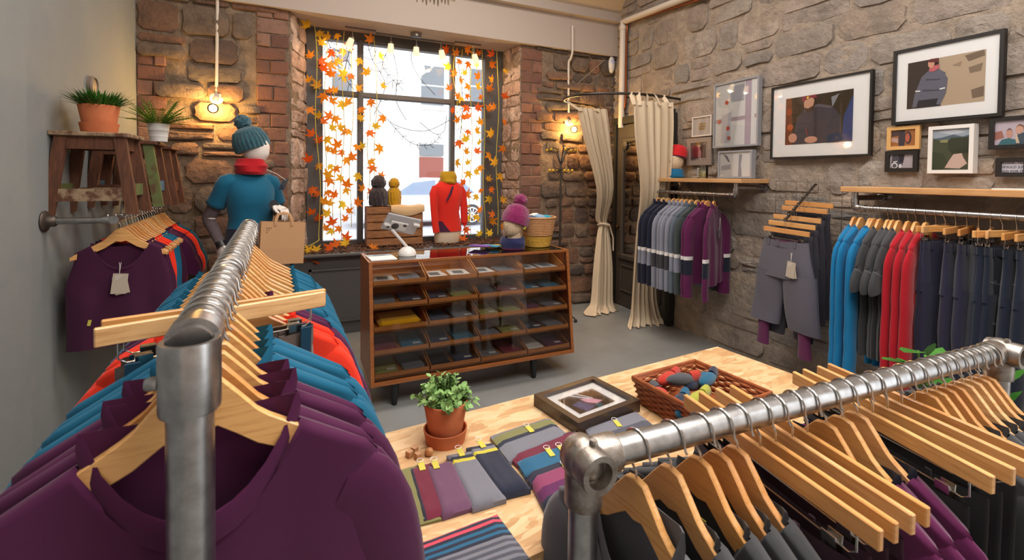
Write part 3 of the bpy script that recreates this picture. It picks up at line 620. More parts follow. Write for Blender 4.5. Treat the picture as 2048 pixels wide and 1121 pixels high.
picture(((1787, 103), (2003, 232)), 'large black frame with photo of a woman in grey top and pink scarf', BLACKWOOD, .018, .035, (.12, .17),
        [('#3a312d', RECT), ('#a8957f', [(.42, 0), (1, 0), (1, 1), (.46, 1)]), ('#6f5f50', [(.75, .05), (.98, .0), (.99, .12), (.8, .18)]), ('#7b6a59', [(.8, .3), (.97, .25), (.95, .4), (.82, .42)]), ('#705f50', [(.84, .75), (.99, .7), (.99, .9), (.86, .92)]),
         ('#8d7a68', [(.6, .2), (.72, .15), (.7, .25)]), ('#2b2930', [(.12, 1), (.16, .82), (.44, .82), (.47, 1)]),
         (J, [(.2, .35), (.3, .22), (.42, .22), (.52, .33), (.5, .55), (.47, .84), (.17, .84), (.2, .6)]), (J, [(.2, .35), (.24, .3), (.22, .55), (.14, .98), (.08, .98), (.11, .7)]), (J, [(.5, .33), (.55, .45), (.53, .75), (.46, .98), (.41, .96), (.46, .7)]),
         ('#45454f', [(.26, .4), (.45, .44), (.46, .46), (.26, .43)]), ('#45454f', [(.22, .62), (.45, .66), (.45, .68), (.22, .65)]), ('#e8e4e4', [(.12, .62), (.19, .63), (.19, .655), (.12, .645)]), ('#e8e4e4', [(.45, .64), (.52, .63), (.52, .655), (.45, .665)]),
         ('#b8636a', [(.3, .2), (.34, .15), (.44, .14), (.43, .22), (.37, .27), (.31, .26)]), ('#b98b74', el(.33, .09, .045, .1)), ('#5e2f33', [(.28, .02), (.33, 0), (.42, 0), (.43, .1), (.37, .08), (.3, .06)])])
picture(((1543, 176), (1740, 312)), 'wide black frame with photo of a bearded man in a red beanie', BLACKWOOD, .014, .03, (.15, .17),
        [('#30291f', RECT), ('#6a3a26', [(0, 0), (.1, 0), (.12, 1), (0, 1)]), ('#8f4526', el(.06, .3, .04, .08)), ('#a8542c', el(.08, .62, .05, .07)), ('#7d8088', [(.7, .1), (.82, .05), (.8, .08), (.72, .3)]), ('#2e3f6e', [(.86, .9), (.88, .5), (1, .1), (1, 1), (.85, 1)]),
         ('#3c3a44', [(.14, .95), (.18, .45), (.3, .28), (.52, .2), (.72, .28), (.84, .5), (.86, .9), (.6, 1), (.14, 1)]), ('#33313b', [(.45, .26), (.5, .26), (.5, .9), (.46, .9)]), ('#54525e', [(.3, .28), (.52, .2), (.72, .28), (.7, .32), (.5, .25), (.32, .33)]),
         ('#b58a74', el(.38, .17, .085, .15)), ('#3a2a26', [(.31, .24), (.36, .27), (.44, .22), (.46, .1), (.475, .2), (.45, .32), (.39, .36), (.33, .33)]), ('#7a2f3a', [(.27, .12), (.26, .02), (.3, 0), (.48, 0), (.5, .08), (.4, .05)]), ('#d6c23c', [(.34, .02), (.37, .015), (.37, .06), (.34, .065)]),
         ('#b98a76', el(.13, .86, .07, .1)), ('#b98a76', el(.42, .92, .1, .07)), ('#a33a34', [(.335, .68), (.345, .68), (.37, .82), (.36, .83)]), ('#20344f', [(.66, .86), (.8, .8), (.9, .95), (.8, 1), (.66, 1)])])
FGREY = mat('grey satin frame', '#8c8d92', .35)
WS = [('#c9ccd2', RECT)]
picture(((1428, 170), (1515, 291)), 'tall black edged frame with painted glass reflections beside the gold letter picture', FGREY, .015, .04, (.0, .0), [('#f4f4f6', RECT), ('#b4a6b4', [(.72, 0), (.86, 0), (.86, 1), (.72, 1)]), ('#b3a2ac', [(0, .56), (1, .54), (1, .6), (0, .62)]), ('#f2f3f6', [(.86, 0), (.93, 0), (.93, 1), (.86, 1)]), ('#bcbcc6', [(.18, .5), (.4, .46), (.38, .95), (.14, .95)]), ('#c8563c', el(.28, .3, .05, .04, 5)), ('#c8563c', el(.32, .72, .05, .04, 5)), ('#c8563c', el(.1, .6, .05, .04, 5)), ('#b56a5c', el(.35, .88, .05, .04, 5)), ('#aeb0ba', [(.35, .05), (.7, .05), (.68, .3), (.4, .3)])])  # print shapes are window reflections painted in, not a picture
picture(((1436, 303), (1503, 357)), 'small grey frame with painted glass reflections standing on the short shelf', FGREY, .014, .045, (0, 0), [('#eeeef2', RECT), ('#ffffff', [(.35, .1), (.62, .1), (.6, 1), (.36, 1)]), ('#9c9ca6', [(.62, .1), (.72, .1), (.68, .5), (.72, 1), (.6, 1)]), ('#b2b3ba', [(.05, .55), (.36, .5), (.36, .7), (.05, .75)]), ('#7d7d86', [(.1, .05), (.25, .15), (.33, .4), (.28, .4)])], off=.12)  # pale and grey print shapes stand for reflections in the glass
picture(((1384, 235), (1422, 271)), 'small white frame with gold lettering beside the linen curtain', mat('white frame', '#cfc4bc', .6), .012, .025, (.3, .3), [('#c4a05a', [(x0, y0), (x0 + w_, y0), (x0 + w_, y0 + .24), (x0, y0 + .24)]) for y0, xs_ in ((.04, ((.0, .17), (.21, .15), (.4, .17), (.62, .1), (.78, .22))), (.38, ((.0, .2), (.26, .12), (.43, .18), (.66, .15), (.86, .14))), (.72, ((.06, .2), (.32, .14), (.52, .2), (.78, .16)))) for x0, w_ in xs_], '#d8cec8')
picture(((1374, 278), (1421, 330)), 'grey mounted photo of a person in white behind the knit head', mat('grey brown frame', '#8a7a70', .6), .045, .02, (.13, .13), [('#4a3a3c', RECT), ('#b09a98', [(.4, 1), (.38, .5), (.46, .3), (.6, .38), (.66, .6), (.62, 1)]), ('#c9a090', el(.46, .22, .08, .12)), ('#d8c8c4', el(.46, .07, .16, .06))], '#d3c0bc')
picture(((1774, 255), (1838, 298)), 'small pale wood frame with photo of a mug', mat('beech frame', '#c99c60', .5), .022, .02, (0, 0), [('#a0673c', RECT), ('#3a3542', [(.28, 0), (.56, 0), (.54, 1), (.3, 1)]), ('#4a3a40', [(0, .05), (.28, 0), (.28, .35), (0, .4)]), ('#b89a92', [(0, .45), (.28, .5), (.28, .8), (0, .7)]), ('#3a3542', el(.68, .5, .14, .38)), ('#b5604a', el(.66, .5, .09, .28))])
picture(((1770, 303), (1834, 344)), 'small black frame with photo of two bicycles', BLACKWOOD, .024, .02, (0, 0), [('#a8a0a8', RECT), ('#4d4a56', [(.1, 0), (.62, 0), (.58, .5), (.5, 1), (.05, 1)]), ('#d5d2d8', el(.2, .8, .14, .22)), ('#4d4a56', el(.2, .82, .09, .15)), ('#d5d2d8', el(.45, .85, .07, .16)), ('#2c2a38', [(.38, .0), (.62, 0), (.56, .55), (.4, .6)]), ('#e0dde2', [(.15, .5), (.32, .46), (.33, .52), (.16, .58)])])
picture(((1857, 254), (1945, 347)), 'white box frame with photo of a forest track', mat('white box frame', '#d3d0cc', .5), .02, .05, (0, 0), [('#98a2b0', RECT), ('#b9c0ca', [(.1, .05), (.6, .02), (.9, .1), (.5, .14)]), ('#55646e', [(0, .22), (.25, .2), (.55, .14), (.8, .2), (1, .16), (1, .3), (0, .3)]), ('#474c3c', [(0, .22), (.3, .3), (1, .2), (1, 1), (0, 1)]), ('#8d8a62', [(.2, .27), (.42, .25), (.4, .33), (.2, .32)]), ('#383d30', [(.42, .3), (.5, .22), (.95, .22), (1, .6), (.55, .62), (.42, .5)]), ('#c2aaa0', [(.58, .62), (.8, .6), (.84, .7), (.95, .85), (.75, .97), (.35, .95), (.48, .75)]), ('#3c4232', [(0, .55), (.3, .6), (.4, .8), (.3, 1), (0, 1)])])
picture(((1978, 236), (2070, 296)), 'black frame with photo of two smiling people', BLACKWOOD, .022, .025, (0, 0), [('#b3a8b4', RECT), ('#9a6a60', [(0, .45), (.2, .4), (.28, .7), (0, .8)]), ('#3f6a74', [(.1, 1), (.2, .78), (.4, .72), (.6, .8), (.66, 1)]), ('#44525e', [(.66, .55), (1, .5), (1, 1), (.6, 1)]), ('#b98f80', el(.42, .52, .1, .2)), ('#c29a88', el(.7, .38, .11, .2)), ('#7a5a4c', [(.6, .3), (.7, .16), (.82, .24), (.84, .5), (.8, .3), (.7, .24)]), ('#c6b39a', [(.58, .5), (.64, .6), (.72, .95), (.62, .95)]), ('#6a5a66', [(.33, .42), (.42, .3), (.52, .42), (.42, .37)])])
picture(((1991, 316), (2058, 354)), 'small black frame with a hand lettered note', BLACKWOOD, .022, .022, (0, 0), None, '#bcbac6', text=[('I THINK YOU', .017, '#3a3a48', .022), ('SHOULD JUST', .017, '#3a3a48', 0), ('GO FOR IT', .017, '#3a3a48', -.022)])
# ---- curved curtain rail and the two curtains
RZ = 2.285
ringpts = [rww(.0, rwl(1363, 197, 0)[0], RZ)] + [px(x, y, 2, RZ) for x, y in ((1300, 190), (1240, 187), (1180, 188), (1140, 193), (1128, 200), (1145, 206), (1180, 212))] + [Vector((3.2, 4.48, RZ)), Vector((3.42, YB - .01, RZ))]
ring = thing('curtain_rail', 'curved dark metal curtain rail around the changing corner', 'curtain rail')
RP = smooth_path(ringpts, 8); MB().tube(RP, .0125, 10).build('rail', mat('gunmetal', '#4d4845', .35, .9), ring)
MB().lathe([(.03, 0), (.03, .008), (.018, .016), (.014, .03)], 18).build('flange', STEEL, ring, loc=ringpts[0], rot=(0, -pi / 2, 0))
def curtain(label, top, rows, tabs, tie=None, nfold=6, seed=1, nm='curtain'):
    """top: list of points along the rail; rows: (height fraction z, centre xy, half vector, fold depth)"""
    t = thing('linen_curtain', label, 'curtain', group=None); mb = MB(); n = 72
    def row(z, c, hv, amp, spread=0):
        out = []; hv = Vector((*hv, 0)); nrm = Vector((-hv.y, hv.x, 0)).normalized()
        for i in range(n + 1):
            u = -1 + 2 * i / n; ph = u * pi * nfold + .5 * sin(3 * u + seed)
            p = Vector((*c, 0)) + hv * u + nrm * (amp * sin(ph) + .3 * amp * sin(2.3 * ph + seed)) + hv.normalized() * (.3 * amp * sin(2 * ph))
            out.append(Vector((p.x, p.y, z + (spread * noise.noise(Vector((u * 4, seed, 0)))))))
        return out
    T = [row(*r) for r in rows]; 
    # interpolate rows smoothly
    full = []
    for k in range(len(T) - 1):
        a, b, c_, d = T[max(k - 1, 0)], T[k], T[k + 1], T[min(k + 2, len(T) - 1)]
        for s_ in range(4):
            q = s_ / 4; full.append([.5 * ((2 * b[i]) + (c_[i] - a[i]) * q + (2 * a[i] - 5 * b[i] + 4 * c_[i] - d[i]) * q * q + (3 * b[i] - a[i] - 3 * c_[i] + d[i]) * q ** 3) for i in range(n + 1)])
    full.append(T[-1]); V = [Vector((p.x, p.y, max(p.z, .006))) for r in full for p in r]; W = n + 1
    mb.add(V, [(j * W + i, j * W + i + 1, (j + 1) * W + i + 1, (j + 1) * W + i) for j in range(len(full) - 1) for i in range(n)])
    mb.build('drape', LINEN, t)
    for u in tabs:
        i = int((u + 1) / 2 * n); p = full[0][i]; q = min(RP, key=lambda r_: (r_.xy - p.xy).length); d = (full[0][min(i + 3, n)] - full[0][max(i - 3, 0)]); d.z = 0; d = d.normalized() * .019; nn = Vector((-d.y, d.x, 0)).normalized() * .015
        V = [p - d - VZ * .04, p + d - VZ * .04, q + d + nn, q - d + nn, q + d + VZ * .016, q - d + VZ * .016, q + d - nn, q - d - nn, p + d - VZ * .04 - nn * .6, p - d - VZ * .04 - nn * .6]
        MB().add(V, [(0, 1, 2, 3), (3, 2, 4, 5), (5, 4, 6, 7), (7, 6, 8, 9)]).build('tab', LINEN, t)
    if tie:
        c_, r_ = tie; MB().tube([Vector(c_) + Vector((r_ * cos(a) * 1.0, r_ * sin(a), .012 * sin(2 * a))) for a in [k * pi / 8 for k in range(16)]], .012, 8, closed=True).tube([Vector(c_) + Vector((r_, -.02, 0)), Vector(c_) + Vector((r_ + .05, -.03, -.15)), Vector(c_) + Vector((r_ + .055, -.03, -.3))], .008, 6).build('tie', LINEN, t)
    return t
a = px(1157, 214, 2, 2.22); b = px(1216, 218, 2, 2.22)
cL = ((a.x + b.x) / 2, (a.y + b.y) / 2); hL = ((b.x - a.x) / 2, (b.y - a.y) / 2)
tp = px(1207, 448, 1, 4.33)
curtain('linen curtain tied at the middle beside the wall lamp', None,
        [(2.215, cL, hL, .03), (1.95, (cL[0] + .06, cL[1]), (hL[0] * .92, hL[1]), .035), (1.4, (cL[0] + .22, cL[1] + .06), (hL[0] * .6, .0), .04), (1.05, (tp.x - .02, tp.y), (.07, 0), .035), (.97, (tp.x, tp.y), (.045, 0), .03), (.85, (tp.x + .01, tp.y), (.075, 0), .035), (.5, (tp.x + .02, tp.y), (.12, 0), .045), (.12, (tp.x + .015, tp.y), (.14, 0), .05), (.05, (tp.x, tp.y - .02), (.17, 0), .07, .03), (.02, (tp.x - .03, tp.y - .06), (.22, .03), .09, .04), (.012, (tp.x - .05, tp.y - .1), (.23, .05), .06, .03)],
        (-.9, -.35, .05, .35, .9), ((tp.x, tp.y, .975), .062), 5, 2)
a = px(1266, 200, 2, 2.22); b = px(1344, 204, 2, 2.22)
cR = ((a.x + b.x) / 2, (a.y + b.y) / 2); hR = ((b.x - a.x) / 2, (b.y - a.y) / 2)
fl = (3.26, 3.72)
curtain('loose linen curtain hanging behind the striped jumpers', None,
        [(2.215, cR, hR, .02), (1.9, (cR[0] + .03, cR[1] + .02), (hR[0] * .97, hR[1]), .025), (1.4, (cR[0] + .10, cR[1] + .08), (hR[0] * .7, hR[1]), .03), (.9, (3.24, 3.72), (.12, -.02), .035), (.35, (3.24, 3.75), (.12, -.03), .04), (.12, (3.25, 3.75), (.15, -.03), .05), (.05, (3.24, 3.73), (.18, -.03), .06, .03), (.012, (3.21, 3.70), (.2, -.02), .06, .03)],
        (-.95, -.6, -.3, .35, .95), None, 5, 5)
# ================================================================== HANGERS AND CLOTHES
ORD = ('first', 'second', 'third', 'fourth', 'fifth', 'sixth', 'seventh', 'eighth', 'ninth', 'tenth', 'eleventh', 'twelfth', 'thirteenth', 'fourteenth', 'fifteenth', 'sixteenth', 'seventeenth', 'eighteenth', 'nineteenth', 'twentieth', 'twenty-first', 'twenty-second', 'twenty-third', 'twenty-fourth', 'twenty-fifth')
CNT = {}
def nth(o, ref):                       # single out look-alikes by counting from something one can find
    k_ = o['label'] + ref; CNT[k_] = CNT.get(k_, 0) + 1; o['label'] = f"{ORD[CNT[k_] - 1]} {o['label']}, from the {ref}"; return o
def ztop(x):
    a = abs(x)
    if a < .022: return -.056 - .004 * (a / .022)
    if a < .070: return -.060 - .056 * ((a - .022) / .048)
    if a < .215: return -.116 - .084 * ((a - .070) / .145) ** .95
    return -.200 - (a - .215) * 1.2
def hook_path(R_):
    q = .0022 if R_ > .02 else .0015
    P = [(0, 0, -.066), (0, 0, -.050)]
    if R_ > .02: P += [(-.004, 0, -.043), (-.013, 0, -.034)]
    else: P += [(-.002, 0, -.036), (-.007, 0, -.026)]
    for a in range(235, -14, -16): P.append((R_ * cos(R(a)), 0, R_ * sin(R(a)) - q))
    P += [(R_ * 1.06, 0, -.34 * R_ - q), (R_ * 1.2, 0, -.5 * R_ - q)]; return P
def mk_hook(R_): return MB().tube(smooth_path(hook_path(R_), 2), .0021 if R_ > .02 else .0015, 8).mesh('hook', WIRE)
def mk_hanger_body():
    mb = MB(); V = []; xs = [-.215, -.208, -.19, -.15, -.11, -.085, -.070, -.066, -.045, -.022, 0, .022, .045, .066, .070, .085, .11, .15, .19, .208, .215]; n = 8
    for x in xs:
        x *= .95; zt = ztop(x); a = abs(x); h = .074 - .030 * min(1, a / .075) - .018 * max(0, (a - .075) / .14)
        if a > .195: zt -= .003; h -= .008
        zb = zt - h; t = .0068 + .001 * min(1, a / .2); y0 = -.25 * x * x; b = .002
        for dy, dz in ((-1, b), (-1 + b / t, 0), (1 - b / t, 0), (1, b)): V.append((x, y0 + dy * t, zt - dz))
        for dy, dz in ((1, b), (1 - b / t, 0), (-1 + b / t, 0), (-1, b)): V.append((x, y0 + dy * t, zb + dz))
    K = len(xs); mb.add(V, [(i * n + k, i * n + (k + 1) % n, (i + 1) * n + (k + 1) % n, (i + 1) * n + k) for i in range(K - 1) for k in range(n)] + [tuple(range(n))[::-1], tuple((K - 1) * n + k for k in range(n))])
    return mb.mesh('shoulder_bar', HWOOD, 35)
HB = mk_hanger_body(); HK = {'big': mk_hook(.0286), 'small': mk_hook(.0200)}
def mk_bar(w_): return MB().box((0, 0, -.083), (w_, .011, .034), bev=.002).mesh('bar', HWOOD, 35)
def mk_clipwire(w_):
    h = w_ * .42; P = [(-h, 0, -.098), (-h, 0, -.128), (-h + .012, 0, -.137), (h - .012, 0, -.137), (h, 0, -.128), (h, 0, -.098)]
    return MB().tube(P, .0016, 6).mesh('clip_wire', WIRE)
def mk_clip(): return MB().box((0, -.006, -.143), (.026, .003, .034), rot=(.12, 0, 0)).box((0, .006, -.143), (.026, .003, .034), rot=(-.12, 0, 0)).box((0, 0, -.137), (.02, .014, .006)).mesh('clip', WIRE, False)
BAR = {k: mk_bar(k) for k in (.46, .40, .36)}; CWI = {k: mk_clipwire(k) for k in (.46, .40, .36)}; CLIP = mk_clip()
def hanger(loc, rz, size, label, group, tilt=0, sx=1):
    t = thing('wooden_hanger', label, 'hanger', loc, 0, group, rot=(0, tilt, rz)); place('shoulder_bar', HB, t).scale = (sx, 1, 1); place('hook', HK[size], t); return t
def clip_hanger(loc, rz, size, label, group, w_=.46, tilt=0):
    t = thing('clip_hanger', label, 'hanger', loc, 0, group, rot=(0, tilt, rz)); place('bar', BAR[w_], t); place('hook', HK[size], t); place('clip_wire', CWI[w_], t)
    for s in (-1, 1): place('clip', CLIP, t, (s * w_ * .33, 0, 0))
    return t
def jit(mb, amp, sc, seed, zmin=None):
    o = Vector((seed * 3.3, seed * 1.7, seed)); mb.v = [tuple(Vector(v) + Vector((noise.noise(Vector(v) * sc + o), noise.noise(Vector(v) * sc + o + Vector((9, 9, 9))), .0)) * amp) for v in mb.v]
def sm(t): t = max(0, min(1, t)); return t * t * (3 - 2 * t)
def body_mesh(mt, L=.66, sh=.225, hw=.235, neck=.08, dipf=.06, dipb=.012, dep=.018, deph=.032, seed=1, hemcurve=0, nz0=-.092):
    mb = MB(); nu, nv = 30, 18; zh = -.09 - L
    us = [-1 + 2 * i / nu for i in range(nu + 1)]
    for side in (-1, 1):
        dip = dipf if side < 0 else dipb
        def fn(a, b):
            u = -1 + 2 * a; x0 = u * sh; b = b ** 1.7
            zt = ztop(x0) + .008
            if abs(x0) < neck: q = x0 / neck; zt = ztop(neck) + .008 - dip * (1 - q * q) ** .8
            Wd = sh + (hw - sh) * sm(b * 2.5) + .012 * b * sin(seed)
            x = u * Wd; z = zt + (zh - hemcurve * (1 - u * u) - zt) * b
            e = max(0, 1 - u * u) ** .3; d = (dep + (deph - dep) * sm(b * 1.6)) * e * (1 if abs(x0) < neck * .9 else min(1, b / .008) ** .5)
            d += e * b * .009 * (sin(u * 7 + seed * 2) + .4 * sin(u * 13 + seed * 5 + b * 2)) 
            return (x, side * max(d, 0) + .012 * b * sin(u * 2.2 + seed) - .25 * x0 * x0, z)
        mb.grid(fn, nu, nv)
    o_ = Vector((seed * 3.3, seed * 1.7, seed)); mb.v = [tuple(Vector(v) + Vector((noise.noise(Vector(v) * 9 + o_), noise.noise(Vector(v) * 9 + o_ + Vector((9, 9, 9))), 0)) * .007 * sm((-v[2] - .17) / .2)) for v in mb.v]; return mb.mesh('body', mt, 'all')
def neckband_mesh(mt, neck, dipf, dipb, wd=.012, seed=1, tall=0):
    P = []
    for k in range(13): x = -neck + 2 * neck * k / 12; q = x / neck; P.append((x, -.018 * (max(0, 1 - q * q)) ** .5 - .002, ztop(neck) + .011 + tall * .5 - dipf * max(0, 1 - q * q) ** .8))
    for k in range(1, 12): x = neck - 2 * neck * k / 12; q = x / neck; P.append((x, .018 * (max(0, 1 - q * q)) ** .5, ztop(neck) + .011 + tall * .5 - dipb * max(0, 1 - q * q) ** .8))
    mb = MB(); V = []; n = len(P)
    for p in P:
        p = Vector(p); c = Vector((0, 0, p.z)); o_ = Vector((p.x, p.y * 1.0, 0)).normalized() if abs(p.x) + abs(p.y) > 1e-6 else Vector((0, -1, 0))
        h = wd / 2 + tall / 2
        for dz, dr in ((-h, .003), (0, .0055), (h, .003), (h, -.001), (-h, -.001)): V.append(p + Vector((0, 0, dz)) + o_ * dr)
    mb.add(V, [(i * 5 + k, ((i + 1) % n) * 5 + k, ((i + 1) % n) * 5 + (k + 1) % 5, i * 5 + (k + 1) % 5) for i in range(n) for k in range(5)])
    return mb.mesh('neckband', mt, 50)
def sleeve_mesh(side, mats, L=.58, sh=.225, seed=1, spread=.035, bands=None, dy=0, r0=.062, r1=.045):
    zs = ztop(sh); yb = -.25 * sh * sh; P = [(sh - .055, 0, zs - .038), (sh - .026, 0, zs - .056), (sh - .004, dy * .1, zs - .092), (sh + .004 + spread * .3, dy * .2, zs - .16)]
    for k in range(1, 9): f_ = k / 8; P.append((sh + .004 + spread * (.3 + .7 * sin(f_ * 2.2)), dy * (.2 + .8 * f_), zs - .16 - (L - .16) * f_))
    path = smooth_path([(side * x, y + yb, z) for x, y, z in P], 2); K = len(path); rad = []
    for i in range(K): f_ = i / (K - 1); rad.append(((r0 + (r1 - r0) * f_) * (.55 if i == 0 else 1), .013 + .009 * sin(min(1, f_ * 1.5) * pi * .5)))
    mb = MB(); bands = bands or [(0, 1, 0)]
    for a, b, mi in bands:
        ia, ib = int(round(a * (K - 1))), int(round(b * (K - 1))); mb.mi = mi; mb.tube(path[ia:ib + 1], rad[ia:ib + 1], 14, caps=False)
    jit(mb, .005, 10, seed + side); return mb.mesh('sleeve', mats, 'all')
TAGSTR = mat('white string', '#e4e0da', .8)
def add_tag(t, loc, rz=0, col=TAGM, s=1, yel=False, par=None):
    c = MB().box((0, 0, -.05 * s), (.046 * s, .0012, .078 * s), rot=(0, .12, 0)).box((.006, .003, -.056 * s), (.044 * s, .0012, .07 * s), rot=(0, -.15, 0)).build('price_tag', col, t, False, loc=loc, rot=(0, 0, rz))
    MB().tube([(0, 0, .045), (.002, 0, .02), (0, 0, -.012 * s)], .0012, 5).tube([(.008, 0, .045), (.004, 0, .02), (0, 0, -.012 * s)], .0012, 5).build('string', TAGSTR, c)
    m = MB()
    for r_ in range(3):
        for k in range(4 - r_): m.box((-.014 + .007 * k, -.0012, -.028 - .008 * r_), (.0035, .0006, .0035))
    m.build('print', WHITEC, c, False)
    if yel: MB().box((0, -.001, -.012), (.046, .0012, .008)).build('edge_strip', YEL, c, False)
def top(proto_key, mt, L=.66, sleeve='long', sh=.225, hw=.235, neck=.08, dipf=.06, dipb=.012, seed=1, SL=.58, mats=None, bands=None, tall=0, band_mt=None, dep=.018, deph=.03, spread=.035, label='', group='', name='top', cat='top', nb=True, r1=.045, dy=0):
    t = thing(name, label, cat, (0, 0, -50), 0, group)
    place('body', body_mesh(mt, L, sh, hw, neck, dipf, dipb, dep, deph, seed), t)
    if nb: place('neckband', neckband_mesh(band_mt or mt, neck, dipf, dipb, .016, seed, tall), t)
    if sleeve:
        for s in (-1, 1): place('sleeve', sleeve_mesh(s, mats or [mt], SL if sleeve == 'long' else .25, sh, seed, spread, bands, dy * s if dy else 0, r1=r1 if sleeve == 'long' else .072), t)
    return t
PROTOS = []
def proto(t): PROTOS.append(t); return t
def put(p, loc, rz, label=None, group=None, tilt=0, sx=1):
    c = copy_tree(p, Vector(loc), (0, tilt, rz), label, group); c.scale = (sx, 1, 1); return c
def legs_mesh(mt, W=.19, L=.9, lw=.105, seed=1, z0=-.148, open_=.012, dep=.02, deph=.045, taper=.8, wb=None, crotch=.26, split=.02):
    mb = MB(); n = 22
    def ring(cx, cy, a, b, z, ph):
        out = []
        for k in range(n): t = 2 * pi * k / n; out.append((cx + a * cos(t), cy + b * sin(t) * (1 + .12 * sin(3 * t + ph)), z))
        return out
    def loft(rings, cap=False):
        V = [p for r_ in rings for p in r_]; mb.add(V, [(j * n + k, j * n + (k + 1) % n, (j + 1) * n + (k + 1) % n, (j + 1) * n + k) for j in range(len(rings) - 1) for k in range(n)])
    rs = []
    for j in range(8): f_ = j / 7; rs.append(ring(0, 0, W + (lw * 2 - W + .0) * f_ * .75, dep + (deph - dep) * f_, z0 - crotch * f_, seed))
    loft(rs)
    for s in (-1, 1):
        rs = []
        for j in range(12): f_ = j / 11; rs.append(ring(s * (lw * .88 + split * f_), .008 * s * sin(f_ * 3 + seed), lw * (1 + (taper - 1) * f_) * (1 + .015 * sin(f_ * 7 + seed)), deph * (.95 - .15 * f_), z0 - crotch * .85 - (L - crotch * .85) * f_, seed + s))
        loft(rs)
    jit(mb, .008, 6, seed); return mb.mesh('legs', mt, 'all')
def trousers(mt, W=.185, L=.9, lw=.1, seed=1, label='', group='', name='trousers', cat='trousers', taper=.8, liner=None, wb=None, dep=.02, deph=.04, under=None, crotch=.26, z0=-.148, split=.02):
    t = thing(name, label, cat, (0, 0, -50), 0, group); place('legs', legs_mesh(mt, W, L, lw, seed, z0, .012, dep, deph, taper, None, crotch, split), t)
    w = MB(); n = 24
    w.add([((W + .003) * cos(2 * pi * k / n), (dep + .003) * sin(2 * pi * k / n), z0 + dz - .012 * (1 - abs(cos(2 * pi * k / n))) * (1 if sin(2 * pi * k / n) < 0 else 0)) for dz in (.004, -.035) for k in range(n)], [(k, (k + 1) % n, n + (k + 1) % n, n + k) for k in range(n)]); w.build('waistband', wb or mt, t)
    if liner: MB().add([((W - .004) * cos(2 * pi * k / n), (dep - .001) * sin(2 * pi * k / n), z0 + dz) for dz in (-.002, -.06) for k in range(n)], [(k, (k + 1) % n, n + (k + 1) % n, n + k) for k in range(n)]).build('lining', liner, t)
    for x in (-.11, -.03, .1): MB().box((x, -(dep * sqrt(1 - (x / W) ** 2) + .006), z0 - .018), (.012, .004, .045)).build('belt_loop', mt, t, False)
    if under:
        for s in (-1, 1):
            MB().tube([(s * (lw * .88 + split), 0, z0 - L + .06), (s * (lw * .9 + split), 0, z0 - L - .06), (s * (lw * .95 + split), 0, z0 - L - .17)], [(.055, .03), (.042, .026), (.05, .028)], 14).build('legging', under, t)
    return t
# ---- fabrics
PLUM = cloth('plum jersey', '#460f38'); TEAL = cloth('teal jersey', '#0c5876'); REDO = cloth('vermilion jersey', '#e03218'); RED = cloth('crimson wool', '#a50d20'); CHAR = cloth('charcoal jersey', '#3b3c3f')
LGREY = cloth('light grey wool', '#7d7f8c'); MGREY = cloth('slate wool', '#56606a'); DGREY = cloth('dark grey green wool', '#3c4343'); NAVY = cloth('navy wool', '#191c2e'); PLUMW = cloth('plum wool', '#551442'); WHITEB = cloth('white knit band', '#d8d2d0')
SHADE = cloth('grey trouser cloth', '#5a5660'); SHADE2 = cloth('dark grey trouser cloth', '#3a373e'); NAVYT = cloth('navy trouser cloth', '#232238'); DENIM = cloth('dark denim', '#171f31'); DPLUM = cloth('dark plum cloth', '#321024'); GREYT = cloth('mid grey jersey', '#5b5a60'); TEALS = cloth('sky teal wool', '#0b6b9c'); BROWNG = cloth('taupe trouser cloth', '#5d4f49')
# ---- 1. near rack with plum, teal and red tops
def lr(s): return LR0 + LRD * s
HL = ('wooden contour hanger on the rack of plum and teal tops', 'hangers on the plum and teal rack')
GL = 'tops on the plum and teal rack'
p_plum = proto(top('a', PLUM, L=.62, seed=1, dipf=.13, neck=.115, SL=.6, tall=.022, label='plum long sleeved top from the bolted post of the rack', group=GL))
p_plum2 = proto(top('a2', PLUM, L=.62, seed=3.1, dipf=.1, neck=.105, SL=.6, tall=.02, label='plum long sleeved top from the bolted post of the rack', group=GL))
p_teal = proto(top('b', TEAL, L=.6, seed=2.2, dipf=.05, SL=.56, tall=.012, label='teal long sleeved top behind the plum tops on the rack', group=GL))
p_redo = proto(top('c', REDO, L=.6, seed=4.0, neck=.13, dipf=.12, SL=.5, label='vermilion top behind the taupe trousers on the rack', group=GL))
p_teal2 = proto(top('d', TEAL, sleeve='short', L=.6, seed=5.0, neck=.15, dipf=.14, dipb=.05, label='teal short sleeved top behind the vermilion tops, towards the paper bag', group=GL))
p_plum3 = proto(top('e', PLUM, sleeve='short', L=.6, seed=6.0, label='plum short sleeved top just behind the vermilion tops', group=GL))
p_taupe = proto(trousers(BROWNG, W=.17, L=.8, seed=2, label='taupe trousers with teal waist tabs on clip hangers', group='taupe trousers on the rack', dep=.016, deph=.02))
for s in (-1, 1): MB().box((s * .15, -.018, -.165), (.022, .006, .062), rot=(.1, 0, 0)).build('waist_tab', cloth('dark teal strap', '#0d3a52'), p_taupe, False)
seqL = [(.050, p_plum, 2), (.098, p_plum2, -3), (.142, p_plum, 3), (.186, p_plum2, -2), (.234, p_teal, 3), (.280, p_teal, -1), (.326, p_teal, 4), (.37, p_teal, -2)]
seqL += [(.53, p_redo, 2), (.575, p_redo, -3), (.62, p_redo, 1), (.67, p_plum3, 2), (.72, p_plum3, -2), (.78, p_teal2, 3), (.84, p_teal2, -3), (.90, p_teal2, 2), (.96, p_teal2, -1), (1.02, p_teal2, 2), (1.08, p_teal2, -2), (1.14, p_teal2, 1), (1.20, p_teal2, 2), (1.26, p_teal2, -2), (1.32, p_teal2, 1)]
cntL = {}
